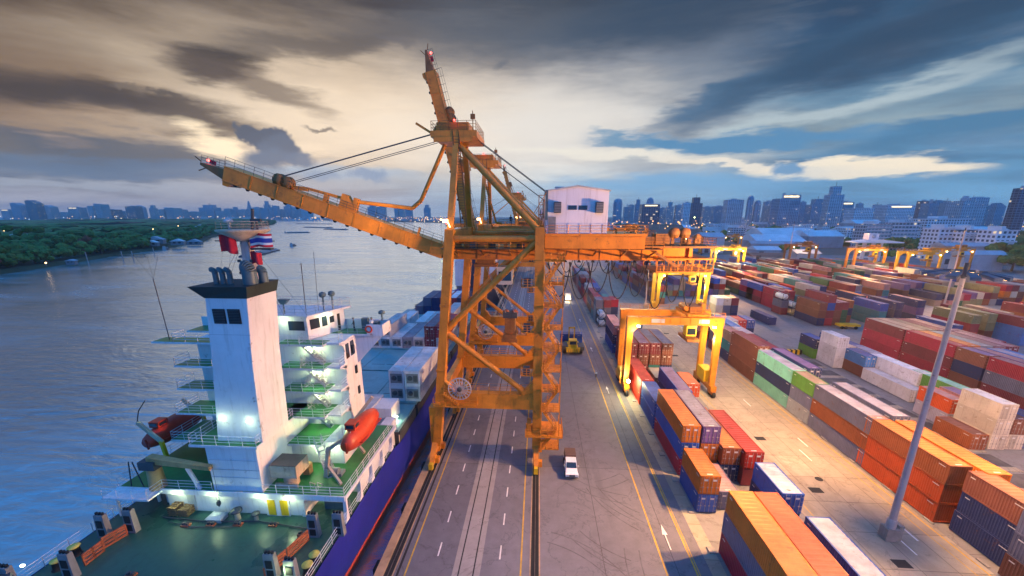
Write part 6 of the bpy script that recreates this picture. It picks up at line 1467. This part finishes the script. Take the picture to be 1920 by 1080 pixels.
LT = [(25,42,380,2700,0,2,0),(54,72,375,2600,2,2,0),(80,98,384,2800,3,2,0),(130,150,389,2900,3,0,1),(167,191,383,2900,3,4,0),(193,215,393,3000,2,0,0),(238,257,387,2700,2,0,0),(259,270,385,2900,0,2,0),(282,292,385,3000,3,1,0),(295,325,390,3100,3,4,0),(330,345,393,3200,3,0,1),(375,402,384,3500,0,1,0),(405,416,396,3500,3,0,0),(416,434,391,3500,3,1,0),(436,446,388,3600,0,1,0),(446,462,393,3600,3,0,0),(464,472,377,3800,0,5,0),(473,488,389,3700,3,0,0),(489,505,391,3700,0,1,0),(497,506,377,3900,3,1,0),(506,520,386,3700,0,4,0),(522,534,393,3800,3,0,0),(534,547,381,3900,0,1,0),(548,564,388,3900,3,0,0),(566,582,392,3800,1,0,0),(690,706,383,3600,0,1,0),(708,722,388,3600,3,0,0),(740,756,386,3500,3,4,0),(760,772,388,3400,0,0,0),(795,806,384,3300,0,1,0),(4,20,393,2800,3,0,1),(100,128,398,3000,3,0,0),(215,236,396,3100,3,0,0),(345,372,397,3300,3,0,0)]
for i, (a, b_, t_, D_, f, s, lt) in enumerate(LT):
    lab = f"{(['flat topped','stepped','slant roofed','rounded','joined twin','spire topped'][s]+' '+['blue','pale','dark','grey','white'][f])} tower on the far left skyline, {['first','second','third','fourth','fifth','sixth','seventh','eighth','ninth','tenth','eleventh','twelfth','thirteenth','fourteenth','fifteenth','sixteenth','seventeenth','eighteenth','nineteenth','twentieth'][sorted(q[0] for q in LT).index(a)] if sorted(q[0] for q in LT).index(a) < 20 else ['first','second','third','fourth','fifth','sixth','seventh','eighth','ninth','tenth','eleventh','twelfth','thirteenth','fourteenth'][sorted(q[0] for q in LT).index(a)-20]} {'from the river mouth side' if sorted(q[0] for q in LT).index(a) >= 20 else 'from the picture edge'}"
    tower(lab, a, b_, t_, D_, f, s, None, bool(lt))
RT_ = [(1150,1167,372,1500,0,3,0,'round topped blue tower just right of the white machine house'),(1190,1201,374,1600,0,1,0,'slim blue tower left of the dark square block'),(1212,1225,370,1500,0,3,0,'pale blue cylinder tower above the dark square block'),(1203,1236,383,1100,2,0,1,'dark square office block with a lit band'),(1250,1262,379,1500,3,1,0,'thin stepped tower right of the dark office block'),(1266,1280,385,1500,3,0,0,'small grey tower beside the thin stepped one'),(1280,1293,381,1000,4,0,0,'narrow white slab tower by the warm lights'),(1294,1315,370,1200,2,1,0,'dark stepped tower behind the narrow white slab'),(1318,1336,388,1500,3,0,0,'low grey block right of the dark stepped tower'),(1338,1362,387,1400,0,0,0,'wide low blue block before the ribbed tower'),(1362,1392,375,1150,1,0,0,'ribbed pale twin slab tower with flat top'),(1400,1412,366,1300,0,3,0,'rounded bullet shaped blue tower'),(1414,1427,375,1300,0,3,0,'shorter rounded blue tower next to the bullet shaped one'),(1432,1446,378,1500,0,0,0,'plain blue tower left of the dark complex'),(1442,1470,376,1300,3,1,0,'grey stepped tower of the dark complex'),(1458,1498,365,1050,0,4,1,'large dark complex of joined towers with lit strips'),(1498,1508,379,1300,0,0,0,'blue slab right of the large dark complex'),(1520,1549,373,1200,0,1,0,'stepped blue tower left of the tallest one'),(1550,1576,349,1050,1,1,0,'tallest pale stepped tower of the right skyline'),(1574,1597,379,1100,0,0,1,'blue block with green lit top beside the tallest tower'),(1605,1615,382,1500,3,0,0,'small tower peeking over low white roofs'),(1600,1638,391,900,4,0,0,'low white office block with dark band'),(1636,1655,383,1300,0,1,0,'blue stepped block near the construction crane'),(1660,1713,385,950,4,0,1,'long white building with rooftop lights'),(1722,1738,377,1300,2,0,0,'dark tower left of the right hand cluster'),(1738,1766,376,1250,0,4,0,'joined blue towers of the right hand cluster'),(1766,1780,376,1200,3,1,0,'grey tower in the right hand cluster'),(1772,1797,381,1150,3,0,0,'pale slab in the right hand cluster'),(1800,1850,370,1050,1,4,0,'broad pale twin tower right of the cluster'),(1848,1862,386,1300,0,0,0,'short blue block right of the broad twin tower'),(1864,1882,380,1250,0,2,0,'slant topped blue tower'),(1900,1922,353,700,2,0,0,'dark tall tower cut by the right picture edge'),(1170,1188,384,1700,3,4,0,'distant grey pair right of the round topped tower'),(1236,1250,390,1600,3,0,0,'distant low block behind the thin stepped tower'),(1508,1521,390,1500,3,0,0,'distant low block between the blue slabs'),(1690,1722,392,1600,0,0,0,'distant blue row behind the white building')]
for a, b_, t_, D_, f, s, lt, lb in RT_: tower(lb, a, b_, t_, D_, f, s, None, bool(lt))
# nearer town: apartment blocks and low sheds
def block(label, px0, px1, pyt, D_, dep, floors, wm, band):
    a = at(px0,405,D_)[0]; b_ = at(px1,405,D_)[0]; top = at((px0+px1)/2,pyt,D_)[2]
    t = thing('apartment_block', label, 'building', ((a+b_)/2,D_,0), 'blocks of the near town'); m = MB(); m.box(a,b_,D_,D_+dep,-.2,top); part('wall', m, band, t)
    for k in range(1, floors+1):
        z = top*k/floors; m = MB(); m.box(a-.4,b_+.4,D_-1.2,D_+.1,z-.25,z); m.box(a-.4,b_+.4,D_-1.2,D_-1.05,z,z+.9 if k < floors else z+.3); part('balcony', m, wm, t)
    m = MB(); m.box(a+(b_-a)*.3,a+(b_-a)*.5,D_+2,D_+dep-2,top,top+3); part('roof_house', m, roofpale, t)
block('long pale apartment block with rows of balconies, left wing', 1630, 1676, 420, 455, 18, 8, shipw, FAC[3]); block('long pale apartment block with rows of balconies, right wing', 1678, 1728, 417, 455, 18, 8, shipw, FAC[3])
block('white block of flats behind the second lighting mast, left of it', 1770, 1806, 428, 360, 16, 4, shipw, FAC[4]); block('white block of flats right of the second lighting mast', 1820, 1855, 430, 350, 16, 5, shipw, FAC[4]); block('white house block with small windows near the right edge', 1880, 1918, 432, 330, 14, 3, shipw, FAC[4]); block('white office block with dark bands below the lit long building', 1740, 1822, 410, 560, 20, 3, shipw, FAC[4])
def shed(label, px0, px1, pyt, D_, dep, rm, h=None):
    a = at(px0,405,D_)[0]; b_ = at(px1,405,D_)[0]; top = h or max(5.5, at((px0+px1)/2,pyt,D_+dep*.4)[2]); hw = max(3.2, top-max(2.5, dep*.16)); t = thing('warehouse', label, 'warehouse', ((a+b_)/2,D_,0), 'warehouses and sheds beyond the yard')
    m = MB(); m.box(a,b_,D_,D_+dep,-.2,hw); part('wall', m, roofgrey, t); m = MB(); m.extr([(a-1,D_-1,hw),(a-1,D_+dep+1,hw),(a-1,D_+dep*.6,top),(a-1,D_+dep*.4,top)],(b_-a+2,0,0)); part('roof', m, rm, t)
    m = MB(); m.box(a+2,a+6,D_-.1,D_,0,4); part('door', m, darkgrey, t)
for q in (('wide pale blue shed left of the round storage hall',1428,1520,440,440,40,roofpale),('pale vaulted shed with long roof in the middle of the town',1440,1545,428,520,50,roofpale),('round roofed pale hall by the dark tree',1525,1592,432,500,40,roofpale),('long grey shed roof at the right below the flats',1790,1915,455,330,12,roofgrey),('grey shed behind the rightmost yard crane',1830,1910,470,290,9,roofgrey),('rust red warehouse roof behind the tail of the quay crane',1200,1330,430,470,50,roofrust),('second rust red warehouse roof with lamps',1180,1290,421,580,60,roofrust),('purple grey shed beside the far lamp',1325,1365,436,420,26,roofgrey),('low brown shed with lit front in the far yard',1425,1490,476,350,20,roofrust),('pale shed left of the reddish yard crane',1430,1475,462,390,18,roofpale),('blue roofed shed seen through the reddish crane',1508,1552,468,330,16,roofgrey),('green blue warehouse wall in front of the vaulted shed',1417,1500,452,425,12,roofgrey),('low white shed by the trees on the skyline side',1255,1300,421,760,40,roofpale),('pale roof cluster under the tallest tower',1596,1632,425,640,40,roofpale),('white shed roofs right of the tallest tower',1610,1660,412,760,40,roofpale),('flat white roof at the far right skyline foot',1830,1915,425,480,40,roofpale)): shed(*q)
m = MB(); rk = random.Random(31)
for k in range(420):
    Y = rk.uniform(600, 2600); px = rk.uniform(1140, 1925); X = at(px, 410, Y)[0]; w = rk.uniform(10,34); h = rk.uniform(5,20); m.box(X-w/2,X+w/2,Y,Y+rk.uniform(10,26),-.2,h,rk.randint(0,2))
for k in range(130):
    Y = rk.uniform(2700, 4200); px = rk.uniform(-10, 850); X = at(px, 405, Y)[0]; w = rk.uniform(20,60); h = rk.uniform(8,30); m.box(X-w/2,X+w/2,Y,Y+30,-.2,h,rk.randint(0,2))
struct('low_city_roofs', m, [FAC[3], roofpale, FAC[4]], 'stuff')
# city and port lights: lit lamp heads on posts
m = MB(); rk = random.Random(17)
def light_dot(X, Y, z, r, mi): m.lathe([(0,-r),(r*.8,-r*.5),(r,0),(r*.8,r*.5),(0,r)], (X,Y,z), 6, mi); m.tube((X,Y,0),(X,Y,z-r),max(.06,r*.12),4,3)
for k in range(190): Y = rk.uniform(2450,3200); light_dot(at(rk.uniform(0,830),405,Y)[0], Y, rk.uniform(12,34), rk.uniform(1.2,3.2), rk.choice((0,0,1,2)))
for k in range(150): Y = rk.uniform(1900,2800); light_dot(at(rk.uniform(585,840),405,Y)[0], Y, rk.uniform(6,30), rk.uniform(1.,2.8), rk.choice((0,0,0,1)))
for k in range(150): Y = rk.uniform(420,1300); light_dot(at(rk.uniform(1145,1925),405,Y)[0], Y, rk.uniform(5,22), rk.uniform(.3,.9)*Y/700, rk.choice((0,0,1,2)))
for k in range(80): Y = rk.uniform(380,900); light_dot(at(rk.uniform(1145,1330),405,Y)[0], Y, rk.uniform(6,30), rk.uniform(.5,1.1)*Y/600, 0)
struct('city_lights', m, [emit('city_light_orange',(1,.45,.13),2.6), emit('city_light_white',(1,.7,.38),2.2), emit('city_light_pale',(.85,.95,1),1.2), darkgrey], 'stuff')
for i, (px, py, Y, lb) in enumerate(((8,433,420,'orange lit lamp post at the edge of the far bank'),(49,433,430,'second orange lit lamp post on the near far bank'),(148,432,520,'orange lamp amid the bank trees'),(287,430,520,'orange lamp right of the long grey roof'),(334,424,650,'yellow lamp near the big pale roof'),(111,472,330,'yellow lamp above the near bank trees'),(87,497,275,'orange lamp low at the water mirrored in the river'))):
    p = at(px, py, Y); z = max(p[2], 2); t = thing('street_lamp', lb, 'street lamp', (p[0],Y,0), 'lamps on the far bank'); q = MB(); q.tube((p[0],Y,0),(p[0],Y,z),.12,6); part('post', q, polemat, t); q = MB(); q.lathe([(0,-.5),(.5,-.2),(.55,.1),(0,.5)],(p[0],Y,z+.3),8); part('lamp_head', q, lamp_warm, t)
for i, (px, py, Y, lb) in enumerate(((1690,449,440,'yellow green flood lamp shining before the dark wide tree'),(1638,441,470,'yellow green flood lamp by the small lit tree'),(1516,438,520,'green white flood lamp beside the round hall'),(1302,408,800,'green lamp on the skyline right of the machine house'),(827,412,560,'green yellow lamp beyond the leg of the nearest quay crane'))):
    p = at(px, py, Y); t = thing('flood_lamp', lb, 'flood lamp', (p[0],Y,0), 'green flood lamps'); q = MB(); q.tube((p[0],Y,0),(p[0],Y,p[2]),.2,6); part('post', q, polemat, t); q = MB(); q.lathe([(0,-.7),(.7,-.3),(.8,.2),(0,.7)],(p[0],Y-.3,p[2]+.4),10); part('lamp_head', q, emit('flood_green_lit' + str(i),(.85,1,.3),30), t)
    if px > 1500: lamp((p[0],Y-2,p[2]-.6), 9000, (.85,1,.35), .5, 'flood_light')
# parked cars of the far lot
m_ = None
rk = random.Random(41); carcols = [paint('car_'+n_, c_, .3, .05, .5, streak=False) for n_, c_ in (('white',(.75,.75,.76,1)),('silver',(.4,.41,.43,1)),('dark',(.03,.03,.04,1)),('red',(.4,.03,.03,1)))]
cm = MB(); prof_x([(0,.35),(0,.8),(.9,.9),(1.5,1.4),(3.0,1.42),(3.7,.95),(4.3,.85),(4.3,.35)], -.85, .85, cm, 0, .12)
cme = cm.mesh('parked_car', [carcols[0]])
for k in range(44):
    o = link(D.objects.new('parked_car', cme)); r_, c_ = divmod(k, 11); o.location = (201+c_*2.7+r_*1.0, 322+r_*7.5, .02); o.material_slots[0].link = 'OBJECT'; ci = rk.randint(0,3); o.material_slots[0].material = carcols[ci]
    tag(o, f"{['white','silver','dark','red'][ci]} car in the {['front','second','third','back'][r_]} line of the far parking lot, {['first','second','third','fourth','fifth','sixth','seventh','eighth','ninth','tenth','last'][c_]} space", 'car', 'cars parked beyond the yard')
for lb, v in LABELS.items():
    if len(v) > 1: print('DUPLICATE LABEL', lb, v)
HAZE = .00011
# ------------------------------------------------------------------ evening haze: one box round the scene
hz_ = MB(); hz_.box(-8800, 8800, -390, 8000, -6, 190)
hm, nt_, N_, L_2, P_ = nmat('haze_air'); N_.remove(P_); pv = N_.new('ShaderNodeVolumePrincipled'); pv.inputs['Color'].default_value = (.95,.95,.97,1); pv.inputs['Density'].default_value = HAZE; pv.inputs['Anisotropy'].default_value = .2
L_2.new(pv.outputs[0], N_['Material Output'].inputs['Volume'])
hb_ = struct('haze', hz_, hm, 'stuff')
